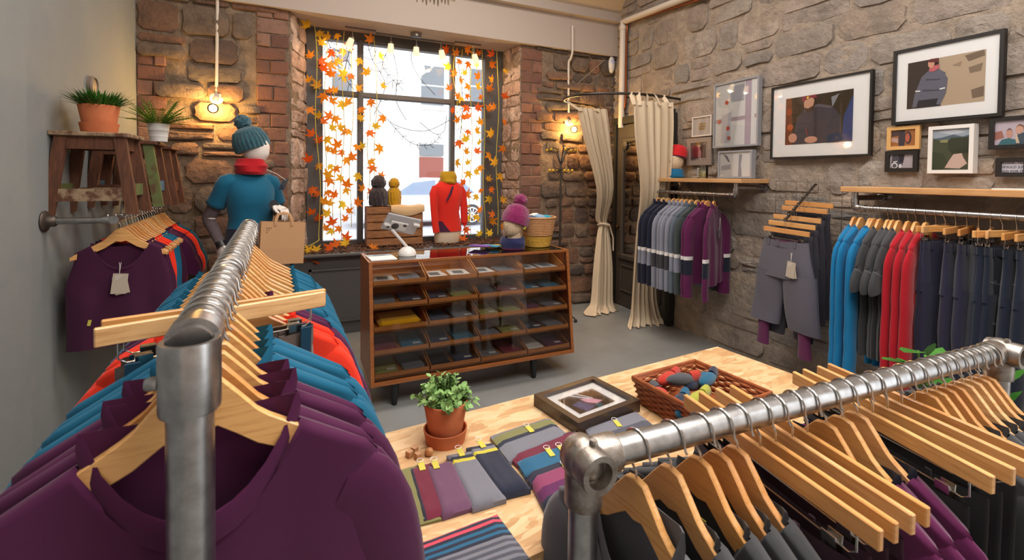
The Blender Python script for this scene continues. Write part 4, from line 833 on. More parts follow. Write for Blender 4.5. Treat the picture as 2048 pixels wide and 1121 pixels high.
for i, (s, p, dg) in enumerate(seqL):
    hanger(lr(s), LRA + R(dg), 'big', f'{ORD[i]} contour hanger from the bolted post on the rack of plum tops', HL[1]); c = put(p, lr(s), LRA + R(dg))
    k_ = p['label']; cntL[k_] = cntL.get(k_, 0) + 1; c['label'] = f'{ORD[cntL[k_] - 1]} ' + k_
for k, (s, dg) in enumerate(((.435, 17), (.475, 13))):
    clip_hanger(lr(s), LRA + R(dg), 'big', ('straight clip hanger in front of the vermilion tops, beside the teal tops', 'straight clip hanger beside the vermilion tops, behind another clip hanger')[k], 'clip hangers on the plum and teal rack', w_=.40); c = put(p_taupe, lr(s), LRA + R(dg)); c['label'] = ('taupe trousers with teal waist tabs beside the last teal top', 'taupe trousers with teal waist tabs beside the first vermilion top')[k]
# ---- 2. low rack beside the table
def rr_(s): return RR0 + RRD * s
RB = RRA      # hanger axis square to the rail
HR_ = ('contour hanger on the low rack', 'hangers on the low rack'); CR_ = ('clip hanger on the low rack', 'clip hangers on the low rack')
GR_ = 'clothes on the low rack'
p_grey = proto(top('g', GREYT, L=.5, seed=1.4, dipf=.16, neck=.1, SL=.45, tall=.03, label='mid grey top on the low rack', group=GR_, sh=.205, hw=.2, spread=.0, deph=.02))
p_dk = proto(top('g2', CHAR, L=.5, sleeve='short', seed=2.4, dipf=.15, neck=.1, label='charcoal top with yellow neck label', group=GR_, sh=.2, hw=.19, deph=.02))
MB().box((0, .0, -.19), (.03, .002, .05)).build('neck_label', YEL, p_dk, False)
p_pt = proto(top('h', PLUMW, L=.5, seed=3.4, dipf=.1, neck=.11, SL=.4, band_mt=NAVY, tall=.004, label='plum top with navy collar on the low rack', group=GR_, sh=.205, hw=.2, spread=.01, deph=.02))
p_dp = proto(trousers(DPLUM, W=.19, L=.55, seed=4, label='dark plum trousers on the low rack', group=GR_, dep=.014, deph=.016))
p_bk = proto(trousers(cloth('black trouser cloth', '#1f1e22'), W=.19, L=.55, seed=5, label='black trousers on the low rack', group=GR_, dep=.014, deph=.016))
add_tag(p_bk, (.1, -.03, -.2), .2, TAGM, 1.5, True); add_tag(p_dp, (.08, -.025, -.2), .2, TAGM, 1.2)
RZ0 = RB + 0
def RAng(deg): return RRA - 0 + R(deg)
ang = math.atan2(RRD.y, RRD.x)          # along the rail
base = ang - pi / 2                     # local X across the rail, towards the camera; front faces the near post
xs = lambda X: (X - RR0.x) / RRD.x
for X, p, dg in ((.537, p_grey, 8), (.613, p_dk, 6), (.681, p_dk, 4), (.730, p_dk, 3), (.774, p_dk, 3)):
    nth(hanger(rr_(xs(X)), base + R(dg), 'big', *HR_, sx=.92), 'scarf end clamp'); nth(put(p, rr_(xs(X)), base + R(dg)), 'scarf end clamp')
for X, p, dg in ((.835, p_dp, -6), (.878, p_dp, -7), (.927, p_dp, -8), (.972, p_dp, -9)):
    nth(clip_hanger(rr_(xs(X)), base + R(dg), 'big', *CR_), 'scarf end clamp'); nth(put(p, rr_(xs(X)), base + R(dg)), 'scarf end clamp')
for X, p, dg in ((1.03, p_pt, 2), (1.085, p_pt, 0), (1.135, p_pt, 1)):
    nth(hanger(rr_(xs(X)), base + R(dg), 'big', *HR_, sx=.92), 'scarf end clamp'); nth(put(p, rr_(xs(X)), base + R(dg)), 'scarf end clamp')
for X, p, dg in ((1.19, p_bk, -12), (1.245, p_bk, -9), (1.3, p_bk, -10), (1.35, p_bk, -9)):
    nth(clip_hanger(rr_(xs(X)), base + R(dg), 'big', *CR_), 'scarf end clamp'); nth(put(p, rr_(xs(X)), base + R(dg)), 'scarf end clamp')
for X, dg in ((1.40, 4), (1.44, 3), (1.48, 2), (1.52, 2), (1.56, 1), (1.6, 0), (1.64, -1), (1.67, -1)):
    nth(hanger(rr_(xs(X)), base + R(dg), 'big', *HR_, sx=.92), 'scarf end clamp')
    nth(put(p_dk, rr_(xs(X)), base + R(dg), label='charcoal top behind the black trousers'), 'scarf end clamp')
# ---- 3. wall rail under the stools
def wl(s): return WL0 + WLD * s
HW = ('wooden contour hanger on the rail under the stools', 'hangers under the stools'); GW = 'tops under the stools'
p_tank = proto(top('t', cloth('plum vest jersey', '#3d1030'), L=.58, sleeve=None, sh=.185, hw=.22, neck=.12, dipf=.14, dipb=.03, seed=1.2, label='plum sleeveless top under the stools', group=GW, name='vest_top'))
p_tank_f = proto(top('t1', cloth('plum vest jersey', '#3d1030'), L=.6, sleeve=None, sh=.185, hw=.225, neck=.12, dipf=.14, dipb=.03, seed=3.2, label='front plum sleeveless top with card tag under the stools', group=GW, name='vest_top'))
add_tag(p_tank_f, (-.005, -.045, -.28), 0, TAGM, 1.4); MB().box((-.13, -.03, -.545), (.014, .002, .03), rot=(0, .2, 0)).build('hem_label', YEL, p_tank_f, False)
p_tankr = proto(top('t2', REDO, L=.5, sleeve=None, sh=.185, hw=.2, neck=.125, dipf=.14, dipb=.03, seed=2.2, label='vermilion sleeveless top under the stools', group=GW, name='vest_top'))
p_tankb = proto(top('t3', TEAL, L=.5, sleeve=None, sh=.185, hw=.2, neck=.125, dipf=.14, dipb=.03, seed=2.7, label='teal sleeveless top under the stools', group=GW, name='vest_top'))
p_tp = proto(top('t4', PLUM, L=.55, sleeve='short', neck=.12, dipf=.1, sh=.21, hw=.2, seed=2.9, label='plum t-shirt under the stools', group=GW)); p_tr = proto(top('t5', REDO, L=.55, sleeve='short', neck=.12, dipf=.1, sh=.21, hw=.2, seed=3.9, label='vermilion t-shirt under the stools', group=GW)); p_tt = proto(top('t6', cloth('dark teal jersey', '#0b3f52'), L=.58, sleeve='short', neck=.12, sh=.21, hw=.2, seed=4.9, label='dark teal t-shirt under the stools', group=GW))
for i, p in enumerate([p_tank_f, p_tank, p_tank, p_tankr, p_tankr, p_tankr, p_tankb, p_tankb, p_tankb, p_tank, p_tp, p_tp, p_tp, p_tr, p_tr, p_tr, p_tt, p_tt]):
    s = .11 + i * .066; dg = (-1) ** i * 2 + (6 if i == 0 else 0); nth(hanger(wl(s), WLA + R(dg), 'small', *HW, sx=1 if i < 10 else .88), 'open rail end'); nth(put(p, wl(s), WLA + R(dg), sx=.93 if i > 9 else 1), 'open rail end')
# ---- 4. jumpers under the short shelf
def sl(l, z=1.371): return rww(OFF - .02, l, z)
HS = ('wooden contour hanger under the short shelf', 'hangers under the short shelf'); GS = 'striped sleeve jumpers'
def jumper(mt, band, lab, seed, **k):
    return proto(top('j', mt, L=.66, SL=.66, seed=seed, mats=[mt, WHITEB, band], bands=[(0, .50, 0), (.50, .54, 1), (.54, .71, 2), (.71, .75, 1), (.75, 1, 0)], tall=.035, dipf=.04, neck=.075, sh=.215, hw=.215, label=lab, group=GS, name='jumper', cat='jumper', spread=.005, **k))
j_navy = jumper(NAVY, LGREY, 'navy jumper with grey arm bands under the short shelf', 1.1); j_lg = jumper(LGREY, SHADE2, 'light grey jumper with dark arm bands under the short shelf', 2.1); j_sl = jumper(MGREY, LGREY, 'slate jumper with pale arm bands under the short shelf', 3.1)
j_dg = jumper(DGREY, LGREY, 'charcoal jumper with grey arm bands under the short shelf', 4.1); j_pl = jumper(PLUMW, NAVY, 'plum jumper with navy arm bands under the short shelf', 5.1)
for l, p, dg in ((.991, j_navy, 2), (.925, j_navy, -2), (.86, j_navy, 2), (.785, j_lg, -1), (.73, j_lg, 2), (.678, j_lg, -2), (.625, j_lg, 1), (.57, j_sl, 2), (.50, j_dg, -1), (.43, j_pl, 2), (.385, j_pl, -1)):
    nth(hanger(sl(l), RWA + R(dg), 'small', *HS, sx=.9), 'curtain'); nth(put(p, sl(l), RWA + R(dg), sx=.93), 'curtain')
hanger(sl(.318), RWA + R(26), 'small', 'contour hanger holding the jumper with price tags', HS[1], sx=.9); fr = put(j_pl, sl(.318), RWA + R(26), sx=.93, label='plum jumper with hanging price tags, front of the short shelf row'); add_tag(fr, (-.03, -.06, -.24), .1, mat('slate tag', '#6a6868', .8), 1.3)
# ---- 5. clothes under the long shelf
def sr(l, z=1.33): return rww(OFF - .02, l, z)
HT = ('wooden contour hanger under the long shelf', 'hangers under the long shelf'); GT = 'clothes under the long shelf'; CT = ('short clip hanger under the long shelf', 'clip hangers under the long shelf')
w_t = proto(top('w1', TEALS, L=.72, SL=.80, seed=1.7, label='bright teal long sleeved top under the long shelf', group=GT, sh=.205, hw=.2, deph=.026, spread=.005, neck=.07)); w_b = proto(top('w2', CHAR, L=.75, sleeve='short', seed=2.7, label='charcoal t-shirt between teal and crimson tops', group=GT, sh=.205, hw=.195, neck=.07)); w_r = proto(top('w3', RED, L=.72, SL=.74, seed=3.7, label='crimson long sleeved top under the long shelf', group=GT, sh=.205, hw=.2, spread=.005, neck=.07))
t_n = proto(trousers(NAVYT, W=.16, L=.85, lw=.095, seed=1.3, label='navy trousers beside the crimson tops under the long shelf', group=GT, dep=.02, deph=.035)); t_d = proto(trousers(DENIM, W=.16, L=.85, lw=.09, seed=2.3, label='dark denim jeans under the long shelf', group=GT, name='jeans', cat='jeans', dep=.02, deph=.032))
STI = mat('denim stitching', '#8d8a94', .8)
MB().tube([(-.15, -.03, -.3), (-.08, -.045, -.32), (-.02, -.045, -.33)], .0012, 5).tube([(.15, -.03, -.3), (.08, -.045, -.32), (.02, -.045, -.33)], .0012, 5).tube([(-.15, -.03, -.5), (-.05, -.05, -.52)], .0012, 5).build('stitching', STI, t_d); MB().box((-.16, -.02, -.62), (.03, .002, .03)).build('side_label', YEL, t_d, False)
for l, p, dg in ((-.785, w_t, 4), (-.822, w_t, 2), (-.874, w_t, 5), (-.893, w_t, -2), (-.925, w_b, 3), (-.968, w_b, 5), (-.993, w_b, 1), (-1.022, w_b, 3), (-1.068, w_r, 2), (-1.105, w_r, 4), (-1.15, w_r, 3)):
    nth(hanger(sr(l), RWA + R(dg), 'small', *HT, sx=.87), 'grid panel'); nth(put(p, sr(l), RWA + R(dg), sx=.93), 'grid panel')
for l, p, dg in ((-1.195, t_n, 8), (-1.236, t_n, -14), (-1.28, t_n, 10), (-1.325, t_n, 14), (-1.37, t_d, 22), (-1.415, t_d, 18), (-1.46, t_d, -12), (-1.51, t_d, 6), (-1.56, t_d, 4)):
    nth(clip_hanger(sr(l), RWA + R(dg), 'small', *CT, w_=.36), 'crimson tops'); c = nth(put(p, sr(l), RWA + R(dg), sx=.93), 'grid panel')
    if l in (-1.28, -1.325): add_tag(c, (-.08, -.06, -.36), 0, TAGM, 1.4); c['label'] = ('first' if l == -1.28 else 'second') + ' navy trousers with a card tag, counted from the crimson tops'
# ---- 6. grey trousers on the grid arm
t_g = proto(trousers(SHADE, W=.175, L=.60, lw=.125, seed=3.3, label='grey cropped trousers over plum leggings on the grid arm', group='grey trousers on the grid arm', dep=.03, deph=.05, taper=.98, split=.05, liner=cloth('plum lining', '#5d1f45'), under=cloth('plum legging', '#5b2348'))); t_g2 = proto(trousers(SHADE2, W=.16, L=.72, lw=.095, seed=4.3, label='dark grey trousers with card tag', group='grey trousers on the grid arm', dep=.018, deph=.028))
add_tag(t_g, (.10, -.065, -.26), 0, TAGM, 1.4); add_tag(t_g2, (.1, -.05, -.25), 0, TAGM, 1.3)
for k, f_ in enumerate((.98, .80, .62, .36, .2)):
    q = RWM @ (GP0.lerp(GP1, f_) - Vector((0, 0, .002))); hg = clip_hanger(q, RWA - pi / 2 + R((-4, -3, -2, -6, -2)[k]), 'small', 'straight clip hanger on the sloping grid arm', 'clip hangers on the grid arm', w_=.36, tilt=R(1))
    nth(hg, 'grid arm tip'); c = put(t_g if k == 0 else t_g2, q, RWA - pi / 2 + R((-4, -3, -2, -6, -2)[k]))
    if k: nth(c, 'grid arm tip')
def drop_tree(o):
    for ch in list(o.children): drop_tree(ch)
    bpy.data.objects.remove(o)
for p in PROTOS: drop_tree(p)
# ================================================================== LAMPS
def bulb_lamp(pts, bl, label, power):
    t = thing('wall_lamp', label, 'lamp'); MB().tube(smooth_path(pts, 5), .013, 10).build('conduit', WPIPE, t)
    e = Vector(pts[-1]); MB().lathe([(.052, 0), (.055, .008), (.05, .03), (.034, .036), (.032, .04)], 22).build('junction_box', WPIPE, t, loc=(e.x, YB - .005, e.z - .03), rot=(pi / 2, 0, 0))
    b = Vector(bl); c = Vector((e.x, YB - .06, e.z - .03)); d = (b - c).normalized()
    MB().tube([c + d * .0, c + d * .03, c + d * .05], [.022, .022, .019], 14).build('holder', WPIPE, t)
    MB().ell(b, (.042, .042, .042), 18, 12).build('bulb', BULBGLASS, t); MB().ell(b, (.03, .03, .03), 14, 10).build('filament', mat('warm lit filament', '#ffd48a', .5, emit=22), t)
    l = bpy.data.lights.new('wall_lamp_light', 'POINT'); l.energy = power; l.color = (1, .66, .25); l.shadow_soft_size = .036
    o = bpy.data.objects.new('wall_lamp_light', l); C.objects.link(o); o.parent = t; o.location = b
a0, a1 = px(435, -20, 1, YB - .03), px(433, 190, 1, YB - .03)
bulb_lamp([a0, a1], px(426, 217, 1, YB - .13), 'bare bulb wall lamp with white conduit above the mannequin', 44)
bulb_lamp([px(1145, 52, 1, 4.59), px(1145, 100, 1, 4.59), px(1141, 118, 1, 4.62), px(1137, 132, 1, YB - .03), px(1137, 238, 1, YB - .03)], px(1148, 259, 1, YB - .13), 'bare bulb wall lamp with white conduit beside the coat stand', 44)
o = MB().tube([px(1210, 119, 1, YB - .03), px(1150, 172, 1, YB - .03)], .0025, 5).build('support_wire', mat('pale wire', '#b5a898', .6)); tag(o, 'thin slanting wire on the stone wall above the curtain rail', 'wire')
# ---- track of five spot lamps under the beam
TY = 4.80; trk = thing('track_light', 'chrome track with five frosted spot shades above the window', 'lamp', (0, 0, 0))
GM_ = mat('dark nickel', '#6d6762', .35, 1); CHR = mat('brushed nickel', '#a39d98', .3, 1); SHD = mat('lit frosted shade', '#ffe2b8', .5, emit=.45)
tp_ = [px(x, y, 1, TY) for x, y in ((690, 43), (751, 55), (752, 60), (909, 84), (910, 78), (962, 80))]; tz = 2.90
P3 = [Vector((p.x, TY, tz + d)) for p, d in zip(tp_, (.02, .02, 0, 0, .02, .02))]
MB().tube(P3, .009, 8).build('rail', GM_, trk); MB().lathe([(.055, 0), (.055, .04), (.05, .045)], 24).build('ceiling_rose', CHR, trk, loc=(px(832, 66, 1, TY).x, TY, 2.912)); 
for i, x in enumerate((705, 782, 833, 882, 948)):
    q = px(x, 70, 1, TY).x; ti = (.35, 0, 0, -.25, -.35)[i]
    MB().tube([(q, TY, tz), (q, TY, tz - .07)], .005, 8).build('stem', CHR, trk)
    h = MB().tube([(0, 0, 0), (0, 0, -.035)], .016, 12).build('lamp_holder', CHR, trk, loc=(q, TY, tz - .065), rot=(.2, ti, 0)); MB().lathe([(.038, -.115), (.026, -.02), (.012, -.018)], 18, caps=False).build('lamp_shade', SHD, h)
    l = bpy.data.lights.new('spot_lamp_light', 'POINT'); l.energy = 3.2; l.color = (1, .72, .42); l.shadow_soft_size = .02; lo = bpy.data.objects.new('spot_lamp_light', l); C.objects.link(lo); lo.parent = h; lo.location = (0, 0, -.112)
# ---- chandelier fringe at the top of the frame
cq = px(868, 2, 1, 3.3); ch = thing('chandelier', 'pale fringed chandelier hanging from the ceiling', 'lamp', (cq.x, 3.3, cq.z + .02))
MB().lathe([(.15, .05), (.16, .06), (.16, .1), (.1, .3), (.02, .34)], 28, caps=False).build('frame', PLASTER, ch); MB().tube([(0, 0, .3), (0, 0, 4.25 - cq.z)], .006, 6).build('cord', WHITEP, ch)
for k in range(34): a = 2 * pi * k / 34; MB().ell((.155 * cos(a), .155 * sin(a), .03 + .012 * (k % 3)), (.008, .008, .035), 6, 6).build('drop', mat('capiz drop', '#e8d9c4', .3), ch)
# ================================================================== PLANTS
LEAFG = mat('boxwood leaf', '#648f4a', .5, col2='#92b56c', vs=25, spec=.4); GRASSG = mat('grass leaf', '#3f7a22', .5, col2='#2c5a18', vs=12); FERNG = mat('fern leaf', '#5f8f22', .5, col2='#86a634', vs=12); BROADG = mat('broad leaf', '#3f7d2a', .4, col2='#2f6420', vs=6); SOIL = mat('soil', '#2c2119', .95, bump=.6, bs=50)
def blade(mb, b, d, L, w_, droop, n=5):
    b = Vector(b); d = Vector(d).normalized(); s = d.cross(VZ); s = s.normalized() if s.length > .05 else Vector((1, 0, 0)); V = []
    for k in range(n + 1):
        f_ = k / n; p = b + d * (L * f_) - VZ * (droop * L * f_ * f_); ww = w_ * (1 - f_ ** 2) * (.5 + f_ * 1.2 if f_ < .4 else 1); V += [p - s * ww, p + s * ww]
    mb.add(V, [(2 * k, 2 * k + 1, 2 * k + 3, 2 * k + 2) for k in range(n)])
def ovate(mb, b, d, nrm, L, w_):
    b = Vector(b); d = Vector(d).normalized(); s = d.cross(nrm).normalized(); n_ = s.cross(d); 
    V = [b, b + d * L * .35 + s * w_ + n_ * .15 * w_, b + d * L * .75 + s * w_ * .7 + n_ * .1 * w_, b + d * L, b + d * L * .75 - s * w_ * .7 + n_ * .1 * w_, b + d * L * .35 - s * w_ + n_ * .15 * w_, b + d * L * .5 - n_ * .1 * w_]
    mb.add(V, [(0, 1, 6), (1, 2, 6), (2, 3, 6), (3, 4, 6), (4, 5, 6), (5, 0, 6)])
def pot(t, r0, r1, h, mt, saucer=None, rim=.004, soil=True, z=0):
    MB().lathe([(r0 * .98, 0), (r0, .003), (r1, h - .003), (r1 - .001, h), (r1 - rim, h), (r1 - rim - .002, h - .018), (.002, h - .018)], 32).build('pot', mt, t, loc=(0, 0, z))
    if soil: MB().lathe([(r1 - rim - .001, h - .02), (r1 * .5, h - .012), (.001, h - .008)], 20, caps=False).build('soil', SOIL, t, loc=(0, 0, z))
    if saucer: MB().lathe([(saucer * .88, 0), (saucer, saucer * .62), (saucer - .004, saucer * .62), (saucer * .86, .006), (.002, .006)], 32).build('saucer', mt, t)
# table plant
q = px(891, 868, 2, TZ + .02); tpl = thing('potted_plant', 'bushy small leaved plant in terracotta pot on the board table', 'plant', (q.x, q.y, TZ))
pot(tpl, .048, .066, .112, TERRA, .066, z=.012); tpl.scale = (1, 1, 1)
mb = MB(); rg = random.Random(3)
for k in range(62):
    a = rg.uniform(0, 2 * pi); el_ = rg.uniform(.25, 1.45); L = rg.uniform(.05, .085) * (1.15 if el_ > 1 else 1); d = Vector((cos(a) * cos(el_), sin(a) * cos(el_), sin(el_))); b = Vector((cos(a) * .022, sin(a) * .022, .1)); mb.tube([b, b + d * L], .0012, 4)
    for j in range(9):
        f_ = .3 + .7 * j / 8; p = b + d * L * f_; aa = rg.uniform(0, 2 * pi); o_ = d.orthogonal().normalized(); o_.rotate(Matrix.Rotation(aa, 3, d)); ovate(mb, p, o_ + d * rg.uniform(.2, .9), d, rg.uniform(.014, .021), rg.uniform(.0065, .0095))
mb.build('foliage', LEAFG, tpl, 'all')
# grass plant on the first stool
q = px(199, 262, 1, 3.28); g1 = thing('potted_plant', 'grassy plant in a terracotta pot on the near stool', 'plant', (q.x, 3.28, 1.712)); pot(g1, .066, .09, .15, TERRA, .086)
mb = MB(); rg = random.Random(5)
for k in range(420):
    a = rg.uniform(0, 2 * pi); r_ = .075 * sqrt(rg.random()); e_ = rg.uniform(.5, 1.4); blade(mb, (r_ * cos(a), r_ * sin(a), .135), (cos(a) * cos(e_), sin(a) * cos(e_), sin(e_)), rg.uniform(.09, .155), .0055, rg.uniform(.1, .4))
mb.build('foliage', GRASSG, g1, 'all')
q = px(317, 278, 1, 3.74); g2 = thing('potted_plant', 'fern in a white ribbed pot on the green legged stool', 'plant', (q.x, 3.74, 1.702)); 
MB().lathe([(.048, 0), (.05, .03), (.052, .032), (.05, .036), (.056, .07), (.058, .072), (.056, .076), (.06, .105), (.062, .115), (.056, .113), (.052, .095), (.002, .095)], 32).build('pot', WHITEP, g2)
mb = MB(); rg = random.Random(8)
for k in range(64):
    a = rg.uniform(0, 2 * pi); e_ = rg.uniform(.35, 1.25); d = Vector((cos(a) * cos(e_), sin(a) * cos(e_), sin(e_))); L = rg.uniform(.14, .26); s = d.cross(VZ).normalized(); P = [Vector((.02 * cos(a), .02 * sin(a), .1)) + d * L * f_ - VZ * (.22 * L * f_ * f_) for f_ in [i / 12 for i in range(13)]]; mb.tube(P, .001, 4)
    for i in range(2, 13):
        for sg in (-1, 1): blade(mb, P[i], s * sg + d * .5, .042 * (1.15 - i / 13), .007, .1, 2)
mb.build('foliage', FERNG, g2, 'all')
# broad leaved plant behind the low rack
bp_ = px(1850, 730, 1, .95); bpl = thing('potted_plant', 'broad leaved green plant standing behind the low rack', 'plant', (bp_.x, .95, 0)); pot(bpl, .11, .15, .26, mat('grey planter', '#6b6a68', .7))
mb = MB(); rg = random.Random(12); hz = bp_.z; STEM = mat('stem', '#5a7a34', .6); ms = MB()
for (xx, yy) in ((1772, 720), (1800, 722), (1812, 705), (1868, 690), (1882, 700), (1840, 745), (1850, 770), (1885, 740), (2040, 745), (2030, 790), (1900, 760), (2044, 800)):
    tip = px(xx, yy, 1, .95 + rg.uniform(-.06, .06)) - Vector((bp_.x, .95, 0)); b = Vector((tip.x * .35, tip.y * .3, tip.z - rg.uniform(.02, .06))); ms.tube(smooth_path([(0, 0, .24), (tip.x * .1, tip.y * .1, .6), b], 4), .004, 6)
    d = (tip - b); ovate(mb, b, d, VZ, d.length * 1.15, .036)
ms.build('stem', STEM, bpl); mb.build('foliage', BROADG, bpl, 'all')
# ================================================================== AUTUMN LEAF GARLANDS
def leaf_mesh(seed):
    rg = random.Random(seed); pts = []; lob = [(-2.45, .42), (-1.75, .7), (-1.0, .95), (0, 1.1), (1.0, .95), (1.75, .7), (2.45, .42)]
    for i, (a, r_) in enumerate(lob):
        r_ *= rg.uniform(.9, 1.05); pts += [(a - .22, r_ * .62), (a, r_), (a + .22, r_ * .62)]
        if i < 6: pts.append(((a + lob[i + 1][0]) / 2, .42))
    V = [(0, 0, 0)] + [(r_ * sin(a), .10 * sin(2.3 * a + seed) * r_ - .12 * r_ * r_, r_ * cos(a)) for a, r_ in pts] + [(.03, .02, -.5)]
    n = len(pts); return MB().add([tuple(.074 * c for c in v) for v in V], [(0, i, i + 1) for i in range(1, n)] + [(0, n, n + 1), (0, n + 1, 1)]).mesh('leaf', LEAFO, False)
LEAFO = bpy.data.materials.new('autumn leaf'); LEAFO.use_nodes = True; _n = LEAFO.node_tree.nodes; _l = LEAFO.node_tree.links; _b = _n['Principled BSDF']; _b.inputs['Roughness'].default_value = .6
_oi = _n.new('ShaderNodeObjectInfo'); _cr = _n.new('ShaderNodeValToRGB'); e_ = _cr.color_ramp.elements; e_[0].color = lin('#f8641c'); e_[1].color = lin('#ffcf30'); x_ = e_.new(.4); x_.color = lin('#ff8e1e'); _l.new(_oi.outputs['Random'], _cr.inputs[0]); _l.new(_cr.outputs[0], _b.inputs['Base Color'])
_t = _n.new('ShaderNodeBsdfTranslucent'); _l.new(_cr.outputs[0], _t.inputs[0]); _m = _n.new('ShaderNodeMixShader'); _m.inputs[0].default_value = .6; _l.new(_b.outputs[0], _m.inputs[1]); _l.new(_t.outputs[0], _m.inputs[2]); _l.new(_m.outputs[0], _n['Material Output'].inputs[0])
LM = [leaf_mesh(s) for s in (1, 2, 3, 4)]; VINE = mat('yellow vine', '#c8b840', .6)
strands = [((629, 48), (640, 470), 4.88, 12), ((652, 62), (648, 478), 5.0, 12), ((672, 70), (668, 470), 4.98, 12), ((688, 62), (682, 490), 4.9, 12), ((706, 80), (700, 455), 5.0, 10), ((751, 72), (751, 490), 4.92, 11), ((738, 200), (736, 400), 5.0, 4), ((905, 92), (915, 250), 4.98, 6), ((922, 98), (925, 450), 4.99, 12), ((944, 95), (940, 470), 4.9, 13), ((966, 100), (970, 480), 4.99, 13), ((996, 100), (994, 470), 4.86, 11)]
rg = random.Random(17); STN = ('first', 'second', 'third', 'fourth', 'fifth', 'sixth', 'seventh', 'eighth', 'ninth', 'tenth', 'eleventh', 'twelfth')
for si, (pa, pb, Y, n) in enumerate(strands):
    A, B = px(*pa, 1, Y), px(*pb, 1, Y); A.z = min(A.z, 2.95) if pa[1] < 120 else A.z
    t = thing('leaf_garland', STN[si] + ' strand of orange maple leaves across the window, counted from the mannequin', 'garland', (A.x, Y, A.z), 0, 'leaf garlands in the window'); d = B - A
    if si == 0: VP = [Vector((.03 * sin(k * 1.3 + si), 0, 0)) * .5 + d * (k / 8) for k in range(9)] + [d + Vector((-.02, -.06, -.05)), d + Vector((-.14, -.12, -.1)), d + Vector((-.2, -.16, -.12)), d + Vector((-.08, -.18, -.135))]
    else: VP = [Vector((.03 * sin(k * 1.3 + si), 0, 0)) * .5 + d * (k / 8) for k in range(9)]
    MB().tube(smooth_path(VP, 3), .0035, 5).build('vine', VINE, t)
    NL = int(n * 1.35)
    for k in range(NL):
        f_ = (k + .4) / NL; s = 1 if k % 2 else -1
        if f_ > 1: continue
        p = d * f_ + Vector((s * rg.uniform(.04, .085), -rg.uniform(.0, .04), rg.uniform(-.02, .02)))
        c = place('leaf', LM[rg.randrange(4)], t, p, (rg.uniform(-.5, .5), s * rg.uniform(.2, 1.2) + pi * (rg.random() < .35), rg.uniform(-.5, .5))); sc = rg.uniform(.82, 1.15); c.scale = (sc, sc, sc)
for k, (x, y) in enumerate(((600, 518), (632, 500), (633, 525), (672, 490), (690, 488), (745, 502), (660, 497), (925, 478), (980, 468), (618, 505))):
    p = px(x, y, 1, 4.64 if y > 510 else 4.72); p.z = max(p.z, .79) if y < 510 else p.z
    o = place('fallen_leaf', LM[k % 4], None, p, (rg.uniform(-1.2, -.4), rg.uniform(-1, 1), rg.uniform(-1, 1))); tag(o, 'fallen orange maple leaf lying on the bark chips', 'leaf', 'fallen leaves on the window seat')
# ================================================================== WINDOW DISPLAY
SZ = .772
mb = MB(); rg = random.Random(22)
for k in range(1500):
    x, y = rg.uniform(.06, 2.2), rg.uniform(4.63, 5.04); a = rg.uniform(0, pi); L = rg.uniform(.015, .05); hgt = .03 * (.4 + noise.noise(Vector((x * 4, y * 4, 0))) + .3)
    mb.box((x, y, SZ + rg.uniform(0, max(.008, hgt))), (L, rg.uniform(.004, .012), .005), rot=(rg.uniform(-.5, .5), rg.uniform(-.5, .5), a))
mulch = mb.build('bark_mulch', mat('bark chips', '#4a2f22', .9, col2='#7a5138', vs=30), smooth=False); tag(mulch, 'dark bark chips spread over the window seat', 'mulch', kind='stuff')
CRW = mat('crate wood', '#a4724a', .75, col2='#83532f', vs=5, stretch=(2, 8, 14), bump=.3, bs=30, bd=.003)
cA, cB = px(734, 412, 1, 4.80), px(845, 486, 1, 4.80); cw_, chh = cB.x - cA.x, .40
crate = thing('wooden_crate', 'slatted wooden crate on the bark in the window', 'crate', ((cA.x + cB.x) / 2, 4.88, SZ + .02))
for yy in (-.085, .085):
    for k in range(5): MB().box((0, yy, .038 + k * .08), (cw_, .011, .066)).build('slat', CRW, crate, False)
for s in (-1, 1):
    MB().box((s * (cw_ / 2 - .006), 0, .19), (.012, .16, .38)).build('end_panel', CRW, crate, False)
    for yy in (-.072, .072): MB().box((s * (cw_ / 2 - .03), yy, .195), (.03, .014, .39)).build('corner_post', CRW, crate, False)
MB().box((0, 0, .008), (cw_ - .03, .15, .012)).build('bottom', CRW, crate, False)
CT_ = SZ + .02 + .395
pp = px(815, 400, 1, 4.8); 
def paperfn(a, b):
    x = -.17 + .34 * a; 
    if b < .45: return (x, .10 - .2 * b / .45, .006 + .008 * sin(7 * a))
    f_ = (b - .45) / .55; return (x, -.103 - .01 * sin(f_ * 3), .006 - .1 * f_ * (1 - .35 * (2 * a - 1) ** 2) + .004 * sin(9 * a))
o = MB().grid(paperfn, 14, 12).build('parchment', mat('cream parchment', '#dcb88a', .8), loc=(pp.x, 4.88, CT_)); tag(o, 'cream parchment sheet draped over the crate', 'paper')
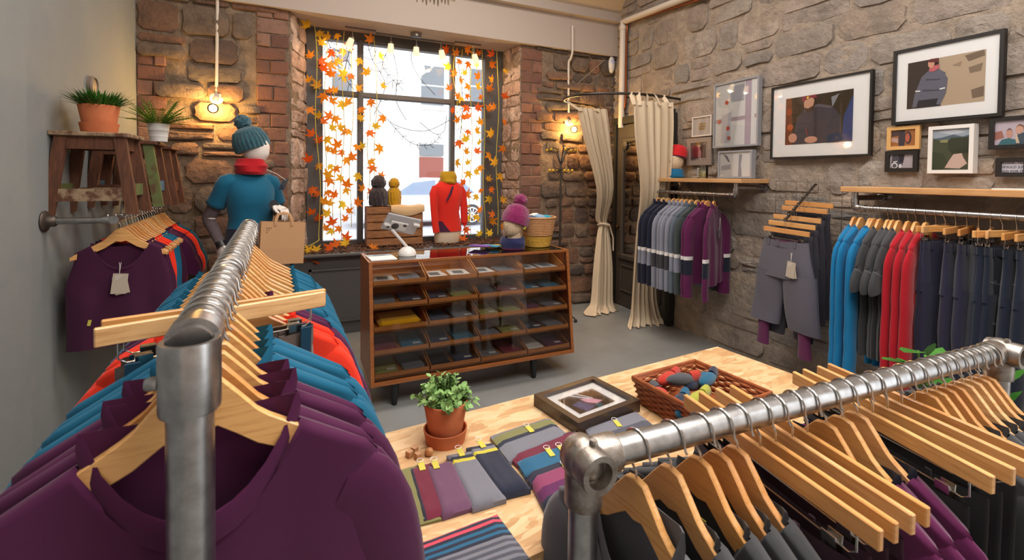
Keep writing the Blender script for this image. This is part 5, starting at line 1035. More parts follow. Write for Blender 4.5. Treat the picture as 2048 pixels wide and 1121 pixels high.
# bobble hats stacked on the crate
def pom(mb, c, r_, n=26, seed=1):
    mb.ell(c, (r_, r_, r_), n, 16, fn=lambda d: 1 + .2 * noise.noise(d * 7 + Vector((seed, 0, 0))) + .14 * noise.noise(d * 17))
def yarn(name, c1, c2=None): return mat(name, c1, .95, bump=1, bs=110, bd=.008, sheen=.4, spec=.1, col2=c2 or c1, vs=60)
for (x, mt, lab, h) in ((757, yarn('black yarn', '#2a2530', '#4a3c3c'), 'shaggy black bobble hat standing on the crate', .30), (788, yarn('mustard yarn', '#d8a40e', '#b88408'), 'shaggy mustard bobble hat standing on the crate', .29)):
    q = px(x, 408, 1, 4.90); t = thing('bobble_hat', lab, 'hat', (q.x, 4.90, CT_ + .004)); r_ = .092 if x < 770 else .070
    MB().lathe([(r_ * .95, 0), (r_, .03), (r_ * 1.02, .08), (r_ * .95, .14), (r_ * .6, .18), (.01, .2)], 60, mod=lambda a, i: 1 + .07 * sin(13 * a + i * 1.7) + .05 * sin(29 * a + i * 2.9)).build('hat_body', mt, t); mb = MB(); pom(mb, (0, 0, h - .065), r_ * .78); mb.build('pompom', mt, t)
# torso form in a red top
q = px(894, 488, 1, 4.86); tor = thing('torso_form', 'headless torso form in a red long sleeved top and mustard cowl', 'mannequin', (q.x, 4.84, SZ + .018), R(14))
def loft(mb, rings, n=28, cap=True):
    V = []
    for (z, a, b, cx_, cy_) in rings:
        for k in range(n): t = 2 * pi * k / n; V.append((cx_ + a * cos(t), cy_ + b * sin(t), z))
    K = len(rings); mb.add(V, [(j * n + k, j * n + (k + 1) % n, (j + 1) * n + (k + 1) % n, (j + 1) * n + k) for j in range(K - 1) for k in range(n)])
    if cap: mb.add(V[:n], [tuple(range(n))[::-1]]); mb.add(V[-n:], [tuple(range(n))])
mb = MB(); loft(mb, [(0, .145, .1, 0, 0), (.01, .15, .105, 0, 0), (.13, .155, .11, 0, 0), (.15, .15, .105, 0, 0)]); mb.build('form', mat('linen form', '#d8c4ae', .8), tor)
SHR = cloth('scarlet jersey', '#d62a1e'); mb = MB(); loft(mb, [(.125, .162, .118, 0, 0), (.2, .15, .11, 0, 0), (.32, .128, .1, 0, 0), (.45, .15, .115, 0, 0), (.55, .17, .11, 0, 0), (.6, .165, .085, 0, 0), (.64, .11, .065, 0, 0), (.67, .06, .055, 0, 0)]); jit(mb, .006, 12, 3); mb.build('shirt', SHR, tor)
for s in (-1, 1): MB().tube([(s * .14, 0, .58), (s * .175, -.01, .52), (s * .185, -.03, .38), (s * .18, -.05, .2), (s * .17, -.06, .12 if s < 0 else .2)], [(.05, .05), (.05, .045), (.042, .03), (.04, .024), (.04, .02)], 14).build('sleeve', SHR, tor)
PANEL = cloth('aubergine panel', '#46203c'); V = []
MB().grid(lambda a, b: ((.165 - .012 * b) * cos(pi + .25 + a * 1.1 * (1 - .55 * b)), (.121 - .008 * b) * sin(pi + .25 + a * 1.1 * (1 - .55 * b)), .125 + .11 * b), 8, 5).build('side_panel', PANEL, tor)
MB().tube([(-.005, -.108, .6), (-.04, -.122, .53), (-.085, -.118, .45)], [(.012, .004), (.014, .004), (.009, .004)], 8).build('stripe', PANEL, tor)
mb = MB(); MUST = cloth('mustard jersey', '#b8901c'); mb.lathe([(.085, .63), (.097, .65), (.088, .675), (.092, .70), (.084, .73), (.075, .755), (.06, .758), (.05, .72)], 28, mod=lambda a, i: 1 + .05 * sin(3 * a + i * 1.3)); mb.build('cowl', MUST, tor)
o = MB().tube(smooth_path([px(x, y, 1, 5.0) for x, y in ((940, 460), (930, 452), (926, 462), (915, 466), (910, 474))], 4), .004, 5).build('white_cable', WHITEP); tag(o, 'loose white cable behind the torso form in the window', 'cable')
# ================================================================== ON THE CABINET
CT = CZ1 + .001
q1, q2 = px(711, 504, 2, CT), px(755, 521, 2, CT)
mag = thing('magazine', 'white magazine lying on the cabinet glass top', 'magazine', (.545, 3.235, CT), R(2)); MB().box((0, 0, .005), (.17, .21, .010), bev=.002).build('pages', WHITEC, mag)
mb, ms = MB(), [mat('cover blue grey', '#8fa0ac', .4), mat('cover dark', '#4c5a66', .4)]; mb.add([(-.08, .03, .0106), (.08, .03, .0106), (.08, .1, .0106), (-.08, .1, .0106)], [(0, 1, 2, 3)]); mb.mi = 1; mb.add([(-.05, .05, .011), (.03, .045, .011), (.05, .07, .011), (-.03, .08, .011)], [(0, 1, 2, 3)]); mb.build('cover_picture', ms, mag, False)
q = px(800, 508, 2, CT); st = thing('tablet_stand', 'white tablet stand with domed base on the cabinet', 'tablet stand', (.735, 3.30, CT)); 
MB().lathe([(.062, 0), (.0635, .006), (.061, .02), (.053, .036), (.04, .049), (.022, .058), (.004, .061)], 28).build('base', WHITEP, st); tipz = px(784, 460, 1, 3.28); tip = Vector((tipz.x - .735, -.02, tipz.z - CT))
MB().tube([(0, 0, .055), tip], .0105, 12).build('arm', WHITEP, st)
Rm = Euler((R(38), R(14), R(8))).to_matrix(); tc_ = tip + Vector((.07, .03, .035))
hd = MB().box((0, 0, 0), (.25, .012, .15), bev=.005); hd.v = [tuple(Rm @ Vector(v) + tc_) for v in hd.v]; hd.build('tablet', mat('pale grey tablet back', '#b9b7bb', .35), st)
br = MB().box((-.02, -.016, -.01), (.13, .014, .075), bev=.006).box((-.095, -.012, -.02), (.05, .03, .02), bev=.005).box((.1, -.012, .03), (.05, .03, .02), bev=.005); br.v = [tuple(Rm @ Vector(v) + tc_) for v in br.v]; br.build('bracket', WHITEP, st)
for q_, rr3 in (((-.045, -.026, -.01), (.026, .006, .026)), ((.02, -.025, .01), (.014, .005, .01)), ((-.09, -.028, -.028), (.011, .005, .009))):
    dk = MB().ell(q_, rr3, 18, 8); dk.v = [tuple(Rm @ Vector(v) + tc_) for v in dk.v]; dk.build('pivot', mat('dark pivot', '#3c3838', .5), st)
# knitted cuffs fanned out
for i, (x, y, col, nm, a) in enumerate(((950, 494, '#6e3f96', 'purple', 12), (968, 491, '#2f7fa0', 'turquoise', 4), (983, 489, '#d0c44a', 'yellow', -4), (996, 488, '#30344e', 'dark blue', -10))):
    q = px(x, y, 2, CT); o = MB().box((0, 0, .006), (.10, .15, .010), bev=.004).build('knitted_cuff', cloth('cuff ' + nm, col, knit=60), loc=(q.x, min(q.y, 3.38), CT + .006 * (3 - i)), rot=(0, R(4), R(a + 30))); tag(o, nm + ' knitted cuff in the fan on the cabinet top', 'cuff', 'knitted cuffs on the cabinet')
def head(mb, s=1.0, c=(0, 0, 0), n=26, k=20):
    def fn(d):
        f_ = max(0, -d.y); q = 1 + .14 * math.exp(-((d.x / .13) ** 2 + ((d.z + .02) / .16) ** 2)) * (f_ > .3) ; q -= .06 * (math.exp(-(((abs(d.x) - .3) / .14) ** 2 + ((d.z - .14) / .1) ** 2))) * (f_ > .2); q += .05 * math.exp(-((d.x / .2) ** 2 + ((d.z + .62) / .12) ** 2)) * (f_ > .1) + .03 * math.exp(-((d.x / .18) ** 2 + ((d.z + .36) / .06) ** 2)) * (f_ > .2)
        if d.z < -.3: q *= 1 - .10 * (-.3 - d.z) - .1 * max(0, d.y) * (-d.z)
        return q
    mb.ell(c, (.073 * s, .092 * s, .115 * s), n, k, fn=fn)
def beanie(t, mt, c, rot, r_=.095, h=.15, pomr=0, ribs=30, fold=0, pmt=None, flop=.0):
    pr = [(r_ * .93, -.004), (r_ * 1.04, 0), (r_ * 1.06, .03), (r_ * 1.05, .06), (r_ * .98, .085), (r_ * .8, .085 + (h - .085) * .6), (r_ * .45, h * .96), (.004, h)]
    pr2 = [];
    for i in range(len(pr) - 1):
        for q_ in range(3): f_ = q_ / 3; pr2.append((pr[i][0] + (pr[i + 1][0] - pr[i][0]) * f_, pr[i][1] + (pr[i + 1][1] - pr[i][1]) * f_))
    pr2.append(pr[-1]); e = MB().lathe(pr2, 90, mod=lambda a, i: 1 + .03 * sin(ribs * a)).build('hat', mt, t, loc=c, rot=rot)
    if pomr: mb = MB(); pom(mb, (flop, 0, h + pomr * .6), pomr); mb.build('pompom', pmt or mt, e)
    return e
FOAM = mat('papered foam head', '#cdb597', .8, col2='#8f7a62', vs=70, ramp=(.5, .7)); MAG = yarn('magenta yarn', '#8e1a5c', '#6d1246')
q = px(1018, 496, 2, CT); hh = thing('dressed_bust', 'papered bust in a magenta bobble hat on the cabinet', 'display bust', (1.552, 3.285, CT + .004), R(-70))
mb = MB(); head(mb, .96, (0, 0, .185)); mb.tube([(0, .02, .0), (0, .015, .12)], [.06, .052], 18); mb.build('head', FOAM, hh)
beanie(hh, MAG, (0, .012, .185), (R(-20), 0, 0), .104, .165, .052, 0, pmt=MAG)
MB().box((.095, .03, .165), (.02, .003, .026), rot=(0, .5, .4)).build('hat_label', YEL, hh, False)
MB().lathe([(.085, .0), (.09, .02), (.1, .045), (.095, .07), (.088, .088), (.07, .086), (.06, .05)], 36, mod=lambda a, i: 1 + .06 * sin(3 * a + i)).build('cowl', cloth('indigo cowl', '#272a55'), hh); MB().lathe([(.083, -.003), (.088, .0), (.089, .012), (.08, .014)], 30, mod=lambda a, i: 1 + .05 * sin(3 * a)).build('cowl_hem', cloth('plum hem', '#4a1238'), hh)
bk = thing('coiled_basket', 'round coiled straw basket of wool things on the cabinet', 'basket', (1.80, 3.35, CT + .002)); STR = mat('straw coil', '#c9986a', .8, col2='#b07e50', vs=50); STY = mat('yellow straw weave', '#c9a03c', .8, col2='#a97c2c', vs=60)
for i0, i1, mt in ((0, 7, STY), (7, 18, STR)):
    pr = []
    for i in range(i0, i1):
        f_ = i / 18; r_ = .098 + .05 * f_ ** .8; z = .013 * i
        pr += [(r_ - .003, z), (r_ + .003, z + .004), (r_ + .003, z + .009)]
    MB().lathe(pr, 48, mod=(lambda a, i: 1 + .012 * sin(24 * a + (i // 3) * pi)) if mt is STY else None, caps=False).build('coils', mt, bk)
MB().lathe([(.137, .222), (.09, .02), (.002, .012)], 32, caps=False).build('inside', STR, bk); MB().tube([(.148 * cos(a), .148 * sin(a), .234) for a in [k * pi / 16 for k in range(32)]], .007, 8, closed=True).build('rim', STR, bk)
for i, (dx, dy, col, nm) in enumerate(((-.07, -.02, '#4c5470', 'slate blue'), (0, -.04, '#7fa0bc', 'pale blue'), (.06, -.01, '#2f8fa4', 'turquoise'), (-.02, .05, '#e0d8d0', 'cream'))):
    mb = MB(); mb.ell((0, 0, 0), (.06, .05, .03), 16, 10, fn=lambda d: 1 + .18 * noise.noise(d * 4 + Vector((i, 0, 0)))); o = mb.build('wool_glove', cloth('wool ' + nm, col), loc=(1.80 + dx, 3.35 + dy, CT + .222 + .008 * (i % 2)), rot=(.2, .1 * i, i)); tag(o, nm + ' wool glove heaped in the coiled basket', 'glove', 'woollens in the coiled basket')
# ---- things in the trays
RN = ('lowest', 'second lowest', 'middle', 'second highest', 'top'); CN = ('window seat', 'second', 'third', 'coat stand')
FOL = {'navy': '#2c3350', 'grey': '#7a7d88', 'teal': '#2f7494', 'olive': '#a39f58', 'plum': '#6a2a50', 'silver': '#b4b7c0', 'black': '#26262c', 'burgundy': '#8a2238', 'mustard': '#f0b014', 'white': '#e6e3e1'}
plan = {(4, 0): 'white grey', (4, 1): 'white white', (4, 2): 'white grey', (4, 3): 'silver silver', (3, 0): 'grey navy', (3, 1): 'navy olive', (3, 2): 'navy burgundy', (3, 3): 'teal teal', (2, 0): 'mustard', (2, 1): 'navy grey', (2, 2): 'olive olive', (2, 3): 'plum grey', (1, 0): 'burgundy teal', (1, 1): 'navy teal', (1, 2): 'grey olive', (1, 3): 'navy grey', (0, 0): 'olive grey', (0, 1): 'black navy', (0, 2): 'grey burgundy', (0, 3): 'white plum'}
PKT = {}
for (r_, c_), cols in plan.items():
    x0, yf, zb, w_, dp = TR[(r_, c_)]; cols = cols.split(); n = len(cols)
    for i, col in enumerate(cols):
        ww = w_ / n - .03 if n > 1 else w_ * .78; hgt = .045 if col == 'mustard' else (.012 if r_ == 4 else .02); ccx = x0 + .005 + w_ * (i + .5) / n; zt = zb + .0105
        lab = f'folded {col} item in the {RN[r_]} tray row, {CN[c_]} bay' + ('' if n == 1 else (', window side' if i == 0 else ', basket side')); 
        if c_ in (0, 3): lab = lab.replace(CN[c_] + ' bay', ('first' if c_ == 0 else 'last') + ' bay')
        t = thing('folded_garment', lab if r_ < 4 else lab.replace('folded', 'flat').replace('item', 'card' if col != 'silver' else 'packet'), 'clothing' if r_ < 4 else 'card', (ccx, yf + dp * .42, zt), R(rnd.uniform(-5, 5)), 'things in the cabinet trays')
        mb = MB(); mb.box((0, 0, hgt / 2), (ww, dp * .62, hgt), bev=hgt * .4); jit(mb, .004, 14, r_ * 4 + c_); mt = cloth('folded ' + col, FOL[col]) if r_ < 4 and col != 'silver' else mat('gloss ' + col, FOL[col], .25)
        mb.build('fold', mt, t)
        if col != 'mustard' and (r_ + c_ + i) % 2 == 0 and r_ < 4: MB().box((ww * .2, -dp * .24, hgt + .001), (.05, .03, .001)).build('paper_label', WHITEC, t, False)
        if r_ == 4: mb, ms = MB(), [mat('card print', '#6d7276', .4)]; mb.add([(-ww * .3, -dp * .1, hgt + .0006), (ww * .2, -dp * .12, hgt + .0006), (ww * .25, dp * .15, hgt + .0006), (-ww * .25, dp * .18, hgt + .0006)], [(0, 1, 2, 3)]); mb.build('picture', ms, t, False)
# ================================================================== ON THE TABLE
def slab(quad, th, mats, label, name, cat, rows=None, z=TZ + .001, group=None, fold=True, along=True):
    P = [px(x, y, 2, z + th) for x, y in quad]; c = sum(P, Vector()) / 4; t = thing(name, label, cat, (c.x, c.y, z), 0, group); mb = MB(); nu, nv = 10, 16; K = len(rows) if rows else 1
    def pt(a, b):
        p = (P[0] * (1 - a) + P[1] * a) * (1 - b) + (P[3] * (1 - a) + P[2] * a) * b - c; e = min(a, 1 - a, b, 1 - b) * 12; return Vector((p.x, p.y, th * (.55 + .45 * sm(e)) + .0015 * noise.noise(Vector((a * 5, b * 5, c.x * 9)))))
    top_ = [[pt(i / nu, j / nv) for i in range(nu + 1)] for j in range(nv + 1)]; V = [p for r_ in top_ for p in r_]; W = nu + 1; Fs = []; mi = []
    cum = []; 
    if rows:
        s_ = sum(w for w, _ in rows); acc = 0
        for w, m_ in rows: acc += w / s_; cum.append((acc, m_))
    for j in range(nv):
        for i in range(nu):
            Fs.append((j * W + i, (j + 1) * W + i, (j + 1) * W + i + 1, j * W + i + 1)); f_ = ((i + .5) / nu if along else (j + .5) / nv)
            mi.append(next(m_ for a_, m_ in cum if f_ <= a_ + 1e-6) if rows else 0)
    border = [(0, i) for i in range(nu)] + [(j, nu) for j in range(nv)] + [(nv, i) for i in range(nu, 0, -1)] + [(j, 0) for j in range(nv, 0, -1)]
    o0 = len(V); V += [Vector((V[j * W + i].x, V[j * W + i].y, 0)) for j, i in border]; nb = len(border)
    for k in range(nb): j, i = border[k]; j2, i2 = border[(k + 1) % nb]; Fs.append((j * W + i, j2 * W + i2, o0 + (k + 1) % nb, o0 + k)); mi.append(mi[0] if not rows else mi[min(min(j, nv - 1) * nu + min(i, nu - 1), nu * nv - 1)])
    mb.v = [tuple(v) for v in V]; mb.f = Fs; mb.m = mi; mb.build('knit', mats, t, 60); t['pq'] = 0; del t['pq']; return t, P, c
def kn(n, c): return cloth('knit ' + n, c, .9, knit=170)
OL, BU, MV, GY, NV, TE, PK, CO, SLT, PLs = kn('olive', '#7c7a4a'), kn('burgundy', '#6c1c34'), kn('mauve', '#6a4560'), kn('grey', '#767680'), kn('navy', '#22263a'), kn('teal', '#1f5f82'), kn('pink plum', '#8a3a60'), kn('coral', '#d8485c'), kn('slate', '#4d4e5a'), kn('violet', '#5c1850')
YL = kn('yellow', '#c9bc3c')
def ylab(t, P, c, f_=(.5, .06), n=1):
    p = (P[0] * (1 - f_[0]) + P[1] * f_[0]) * (1 - f_[1]) + (P[3] * (1 - f_[0]) + P[2] * f_[0]) * f_[1] - c; d = (P[3] - P[0]).normalized(); a = math.atan2(d.y, d.x)
    MB().box((p.x, p.y, p.z + c.z - t.location.z + .002), (.04, .016, .0015), rot=(0, 0, a)).build('yellow_label', YEL, t, False); q = p - d * .022; MB().tube([(q.x + .009 * cos(k * pi / 5), q.y + .009 * sin(k * pi / 5), q.z + c.z - t.location.z + .004) for k in range(10)], .0009, 5, closed=True).build('tag_loop', TAGSTR, t)
GTb = 'knits laid out on the board table'
t, P, c = slab([(788, 942), (836, 928), (884, 1036), (806, 1056)], .008, [OL, NV], 'olive knitted cuff with dark edge beside the wooden blocks', 'knitted_cuff', 'cuff', [(.1, 1), (1, 0)], group=GTb)
t, P, c = slab([(820, 935), (862, 922), (910, 1020), (848, 1038)], .013, [BU, NV], 'burgundy knitted cuff between the olive and mauve cuffs', 'knitted_cuff', 'cuff', [(.12, 1), (1, 0)], group=GTb); ylab(t, P, c)
t, P, c = slab([(853, 930), (905, 915), (950, 1008), (885, 1028)], .018, [MV], 'mauve knitted cuff beside the burgundy cuff', 'knitted_cuff', 'cuff', group=GTb); ylab(t, P, c, (.3, .06))
t, P, c = slab([(893, 905), (942, 897), (1013, 990), (945, 1010)], .022, [GY, YL, NV], 'grey knitted wrist warmer with yellow stripe on the table', 'wrist_warmer', 'wrist warmer', [(.12, 0), (.05, 2), (.07, 1), (.8, 0)], group=GTb, along=False); ylab(t, P, c)
t, P, c = slab([(932, 890), (985, 880), (1062, 970), (1000, 985)], .024, [NV, YL, GY], 'navy knitted wrist warmer with yellow stripe on the table', 'wrist_warmer', 'wrist warmer', [(.12, 0), (.06, 2), (.07, 1), (.8, 0)], group=GTb, along=False); ylab(t, P, c)
t, P, c = slab([(980, 868), (1098, 832), (1140, 868), (1018, 918)], .02, [OL, NV, GY], 'olive and grey striped headband on the knit row', 'headband', 'headband', [(.1, 2), (.25, 0), (.12, 1), (.5, 2)], group=GTb, along=False); ylab(t, P, c, (.55, .3))
t, P, c = slab([(1012, 905), (1150, 858), (1175, 885), (1040, 930)], .018, [BU, NV], 'burgundy headband under the grey striped one', 'headband', 'headband', [(.15, 1), (1, 0)], group=GTb, along=False)
t, P, c = slab([(1034, 918), (1150, 880), (1180, 920), (1062, 962)], .024, [TE, NV], 'teal headband with a yellow label on the knit row', 'headband', 'headband', [(.7, 0), (.3, 1)], group=GTb, along=False); ylab(t, P, c, (.5, .2)); ylab(t, P, c, (.7, .25))
t, P, c = slab([(1060, 950), (1170, 915), (1200, 960), (1090, 1010)], .026, [PK, PLs, NV], 'pink and violet headband beside the teal headband', 'headband', 'headband', [(.5, 0), (.3, 1), (.2, 2)], group=GTb, along=False); ylab(t, P, c, (.6, .2))
t, P, c = slab([(1170, 855), (1272, 820), (1322, 858), (1200, 898)], .016, [GY, SLT], 'slate grey headband in front of the lying picture', 'headband', 'headband', [(.5, 0), (.5, 1)], group=GTb, along=False); ylab(t, P, c, (.5, .3))
t, P, c = slab([(1225, 875), (1330, 848), (1370, 872), (1250, 905)], .018, [TE, RED], 'teal and red headband beside the slate headband', 'headband', 'headband', [(.5, 0), (.5, 1)], group=GTb, along=False)
t, P, c = slab([(824, 1088), (994, 1024), (1060, 1112), (855, 1185)], .014, [NV, CO, TE, SLT, GY], 'coral, teal and grey striped knitted scarf on the table', 'striped_scarf', 'scarf', [(.05, 1), (.05, 0), (.07, 1), (.06, 0), (.06, 2), (.05, 0), (.06, 2), (.06, 0), (.06, 4), (.06, 3), (.06, 4), (.06, 3), (.06, 4), (.06, 3), (.06, 4), (.06, 3)], group=GTb, along=False)
BLK = mat('smooth beech block', '#b88a62', .5, col2='#a87850', vs=20)
for (x, y, a) in ((819, 908, .5), (836, 912, .3), (829, 900, .6)):
    q = px(x, y, 2, TZ + .009); o = MB().box((0, 0, .0085), (.017, .017, .017), bev=.001).build('wooden_block', BLK, loc=(q.x, q.y, TZ + .0005), rot=(0, 0, a)); tag(o, 'small wooden cube beside the terracotta saucer', 'block', 'wooden cubes on the table')
q = px(858, 905, 2, TZ + .011); o = MB().ell((0, 0, .0118), (.0115, .0115, .0165), 16, 10, rot=(.9, .3, 0)).build('wooden_egg', mat('smooth wooden egg', '#c08858', .45), loc=(q.x, q.y, TZ)); tag(o, 'small wooden egg beside the wooden cubes', 'egg')
# picture lying flat
Q = [px(x, y, 2, TZ + .04) for x, y in ((1080, 790), (1178, 752), (1290, 802), (1143, 848))]; cc = sum(Q, Vector()) / 4; ex = (Q[1] - Q[0] + Q[2] - Q[3]) / 2; ey = (Q[0] - Q[3] + Q[1] - Q[2]) / 2; fa = math.atan2(ex.y, ex.x); Wf, Hf = ex.length, ey.length
fr_ = thing('picture_frame', 'dark framed photo lying flat on the board table', 'picture', (cc.x, cc.y, TZ + .0005), fa); BRF = mat('dark brown frame', '#3a2a20', .35, coat=.3)
for c_, d in (((0, Hf / 2 - .011, .0205), (Wf, .022, .041)), ((0, -Hf / 2 + .011, .0205), (Wf, .022, .041)), ((Wf / 2 - .011, 0, .0205), (.022, Hf - .044, .041)), ((-Wf / 2 + .011, 0, .0205), (.022, Hf - .044, .041))): MB().box(c_, d).build('frame', BRF, fr_, False)
MB().box((0, 0, .014), (Wf - .04, Hf - .04, .028)).build('mount', WHITEC, fr_, False)
mb = MB(); ms = []
for i, (col, pts) in enumerate((('#4a3626', RECT), ('#6d4a2c', [(.5, 0), (1, 0), (1, .5), (.6, .4)]), ('#5d5878', [(.1, .5), (.35, .4), (.5, .9), (.2, 1)]), ('#d9a0b0', [(.4, .35), (.62, .4), (.8, .75), (.6, .8), (.45, .6)]), ('#e4e0e4', [(.3, 0), (.36, 0), (.62, .45), (.58, .48)]), ('#e4e0e4', [(.45, 0), (.5, 0), (.7, .5), (.66, .5)]), ('#3a5a5e', [(.5, .8), (.68, .85), (.66, 1), (.5, 1)]))):
    m_ = mat('print ' + col, col, .35, spec=.4); ms.append(m_); mb.mi = i; mb.add([((u - .5) * Wf * .58, (.5 - v) * Hf * .5, .0284 + .0003 * i) for u, v in pts], [tuple(range(len(pts)))[::-1]])
mb.build('photo_print', ms, fr_, False); MB().box((0, 0, .034), (Wf - .042, Hf - .042, .002)).build('glass', FG, fr_, False)
# wicker tray basket with socks
WK = mat('brown wicker', '#a5592c', .55, col2='#8a4520', vs=30, coat=.2)
Q = [px(1268, 760, 2, TZ + .085), px(1390, 727, 2, TZ + .085), px(1510, 797, 2, TZ + .085)]; bx = (Q[1] - Q[0]); by = Q[1] - Q[2]; ba = math.atan2(bx.y, bx.x); Wb = bx.length; Hb = .30; yd = Matrix.Rotation(ba, 3, 'Z') @ VY; bc = Q[0] + bx / 2 - yd * (Hb / 2)
bas = thing('wicker_basket', 'rectangular brown wicker basket of socks on the board table', 'basket', (bc.x, bc.y, TZ + .001), ba)
mb = MB()
for k in range(9):
    z = .006 + k * .0095; f_ = .9 + .1 * k / 8; hx, hy = Wb / 2 * f_, Hb / 2 * f_; pts = []
    for (xa, ya, xb, yb) in ((-hx, -hy, hx, -hy), (hx, -hy, hx, hy), (hx, hy, -hx, hy), (-hx, hy, -hx, -hy)):
        for j in range(10): u = j / 10; nx, ny = (yb - ya), -(xb - xa); l_ = sqrt(nx * nx + ny * ny); wv = .0035 * sin(pi * (j + k) + .5 * pi); pts.append((xa + (xb - xa) * u + nx / l_ * wv, ya + (yb - ya) * u + ny / l_ * wv, z))
    mb.tube(pts, .0048, 6, closed=True)
mb.build('weave', WK, bas); mb = MB()
for k in range(3): mb.tube([(sx * (Wb / 2 + .003), sy * (Hb / 2 + .003), .09 + .004 * sin(k * 2.1)) for sx, sy in ((-1, -1), (0, -1), (1, -1), (1, 0), (1, 1), (0, 1), (-1, 1), (-1, 0))], .0055, 6, closed=True)
mb.build('rim', WK, bas); MB().box((0, 0, .004), (Wb * .88, Hb * .88, .006)).build('bottom', WK, bas, False)
RDK, GRK, TLK, NVK, LMK = kn('sock red', '#b8301e'), kn('sock grey', '#4a4a50'), kn('sock teal', '#145a7a'), kn('sock navy', '#232a40'), kn('sock lime', '#a8a83c')
for i, (x, y, m1, m2, nm, a) in enumerate(((1325, 778, RDK, GRK, 'red and grey', 1.2), (1335, 755, RDK, RDK, 'bright red', .2), (1362, 768, GRK, RDK, 'grey with red cuff', -.3), (1360, 790, NVK, TLK, 'navy and teal', .4), (1390, 765, NVK, TLK, 'dark navy and teal', .1), (1415, 768, TLK, NVK, 'teal with navy heel', .3), (1370, 805, TLK, TLK, 'plain teal', .3), (1395, 795, LMK, LMK, 'lime ribbed', .2))):
    q = px(x, y, 2, TZ + .075); t = thing('sock_pair', f'rolled {nm} sock pair in the wicker basket', 'socks', (q.x, q.y, TZ + .03 + .02 * (i % 3)), ba + a, 'socks in the wicker basket')
    mb = MB(); mb.ell((0, 0, .02), (.056, .023, .021), 18, 10, fn=lambda d: 1 + .1 * noise.noise(d * 3 + Vector((i, 0, 0)))); mb.build('roll', m1, t); MB().tube([(.036, 0, .022), (.055, .002, .024), (.072, .004, .026)], [(.021, .016), (.023, .017), (.021, .015)], 16).build('cuff', m2, t)
# ================================================================== RIGHT WALL SMALL THINGS
q = rww(.15, rwl(1350, 352, .15)[0], 1.502); dh = thing('dressed_bust', 'papered bust in a red beanie and teal cowl on the short shelf', 'display bust', q, R(-75)); mb = MB(); head(mb, .98, (0, 0, .165)); mb.tube([(0, .02, .0), (0, .015, .1)], [.06, .052], 18); mb.build('head', FOAM, dh)
beanie(dh, cloth('red beanie', '#c01e22'), (0, .012, .2), (R(-14), 0, 0), .094, .125, 0, 0); MB().lathe([(.094, 0), (.098, .005), (.098, .024), (.094, .03)], 40).build('hat_band', cloth('plum band', '#5a2038'), dh, loc=(0, .012, .19), rot=(R(-14), 0, 0))
MB().lathe([(.075, 0), (.086, .012), (.084, .03), (.08, .05), (.074, .075), (.066, .088), (.058, .08), (.055, .04)], 40, mod=lambda a, i: 1 + .04 * sin(2 * a + i * 1.4)).build('cowl', cloth('teal cowl', '#155f86'), dh)
q = rww(.15, rwl(1405, 355, .15)[0], 1.502); jr = thing('candle_jar', 'cream candle in a lettered glass jar on the short shelf', 'candle', q, R(-60)); MB().lathe([(.045, 0), (.047, .004), (.047, .095), (.043, .105), (.044, .115), (.04, .115), (.039, .1), (.043, .09), (.043, .006), (.002, .006)], 28).build('jar', glass_mat('jar glass', '#f4f6f2', 1.6), jr); MB().lathe([(.041, .007), (.0415, .06), (.002, .058)], 24).build('wax', mat('cream wax', '#dccf98', .5), jr)
for k in range(4): MB().tube([(-.03 + .007 * cos(a), -.0405 + .003 * sin(a * .5), .018 + .022 * k + .008 * sin(a)) for a in [q_ * pi / 5 for q_ in range(10)]], .0018, 5, closed=True).build('lettering', WHITEP, jr)
q = rww(.12, -1.47, 1.4595); o = MB().box((0, 0, .003), (.14, .2, .006)).build('price_card_stack', WHITEC, loc=q, rot=(0, 0, RWA)); tag(o, 'flat stack of pale cards on the long shelf', 'card')
# ---- coat stand
q = px(1120, 462, 1, 4.25); cs = thing('coat_stand', 'thin metal coat stand with yellow ball hooks by the stone wall', 'coat stand', (q.x, 4.25, 0)); GM = mat('dark steel', '#5a5652', .4, .9); zt = px(1120, 332, 1, 4.25).z
MB().tube([(0, 0, .1), (0, 0, zt + .05)], .011, 10).build('pole', GM, cs); YB_ = mat('yellow ball', '#c89a20', .4)
for k in range(6):
    a = k * pi / 3 + .3; d = Vector((cos(a), sin(a), 0)); P = [Vector((0, 0, zt)), d * .04 + VZ * (zt + .1), d * .07 + VZ * (zt + .17), d * .12 + VZ * (zt + .185), d * .15 + VZ * (zt + .165)]; h = MB().tube(smooth_path(P, 3), .005, 6).build('hook', GM, cs); MB().ell(P[-1], (.016, .016, .016), 10, 8).build('ball', YB_, h)
    P = [Vector((0, 0, zt - .02)), d * .05 + VZ * (zt - .06), d * .10 + VZ * (zt - .075), d * .12 + VZ * (zt - .05)]; h = MB().tube(smooth_path(P, 3), .005, 6).build('hook', GM, cs); MB().ell(P[-1], (.016, .016, .016), 10, 8).build('ball', YB_, h)
for k in range(4): a = k * pi / 2 + .5; d = Vector((cos(a), sin(a), 0)); l_ = MB().tube(smooth_path([Vector((0, 0, .14)), d * .08 + VZ * .1, d * .2 + VZ * .03], 3), .009, 8).build('leg', GM, cs); MB().ell(d * .2 + VZ * .018, (.018, .018, .018), 10, 8).build('foot_ball', BLACK, l_)
# ---- round plate on the plaster wall
q = px(180, 172, 0, XL); o = MB().lathe([(.06, 0), (.06, .02), (.05, .028), (.047, .02), (.03, .022), (.001, .024)], 28).build('wall_plate', mat('brown grey plate', '#7a6a5e', .5), loc=(XL, q.y, q.z), rot=(0, pi / 2, 0)); tag(o, 'small round plate on the plaster wall behind the grassy plant', 'plate')
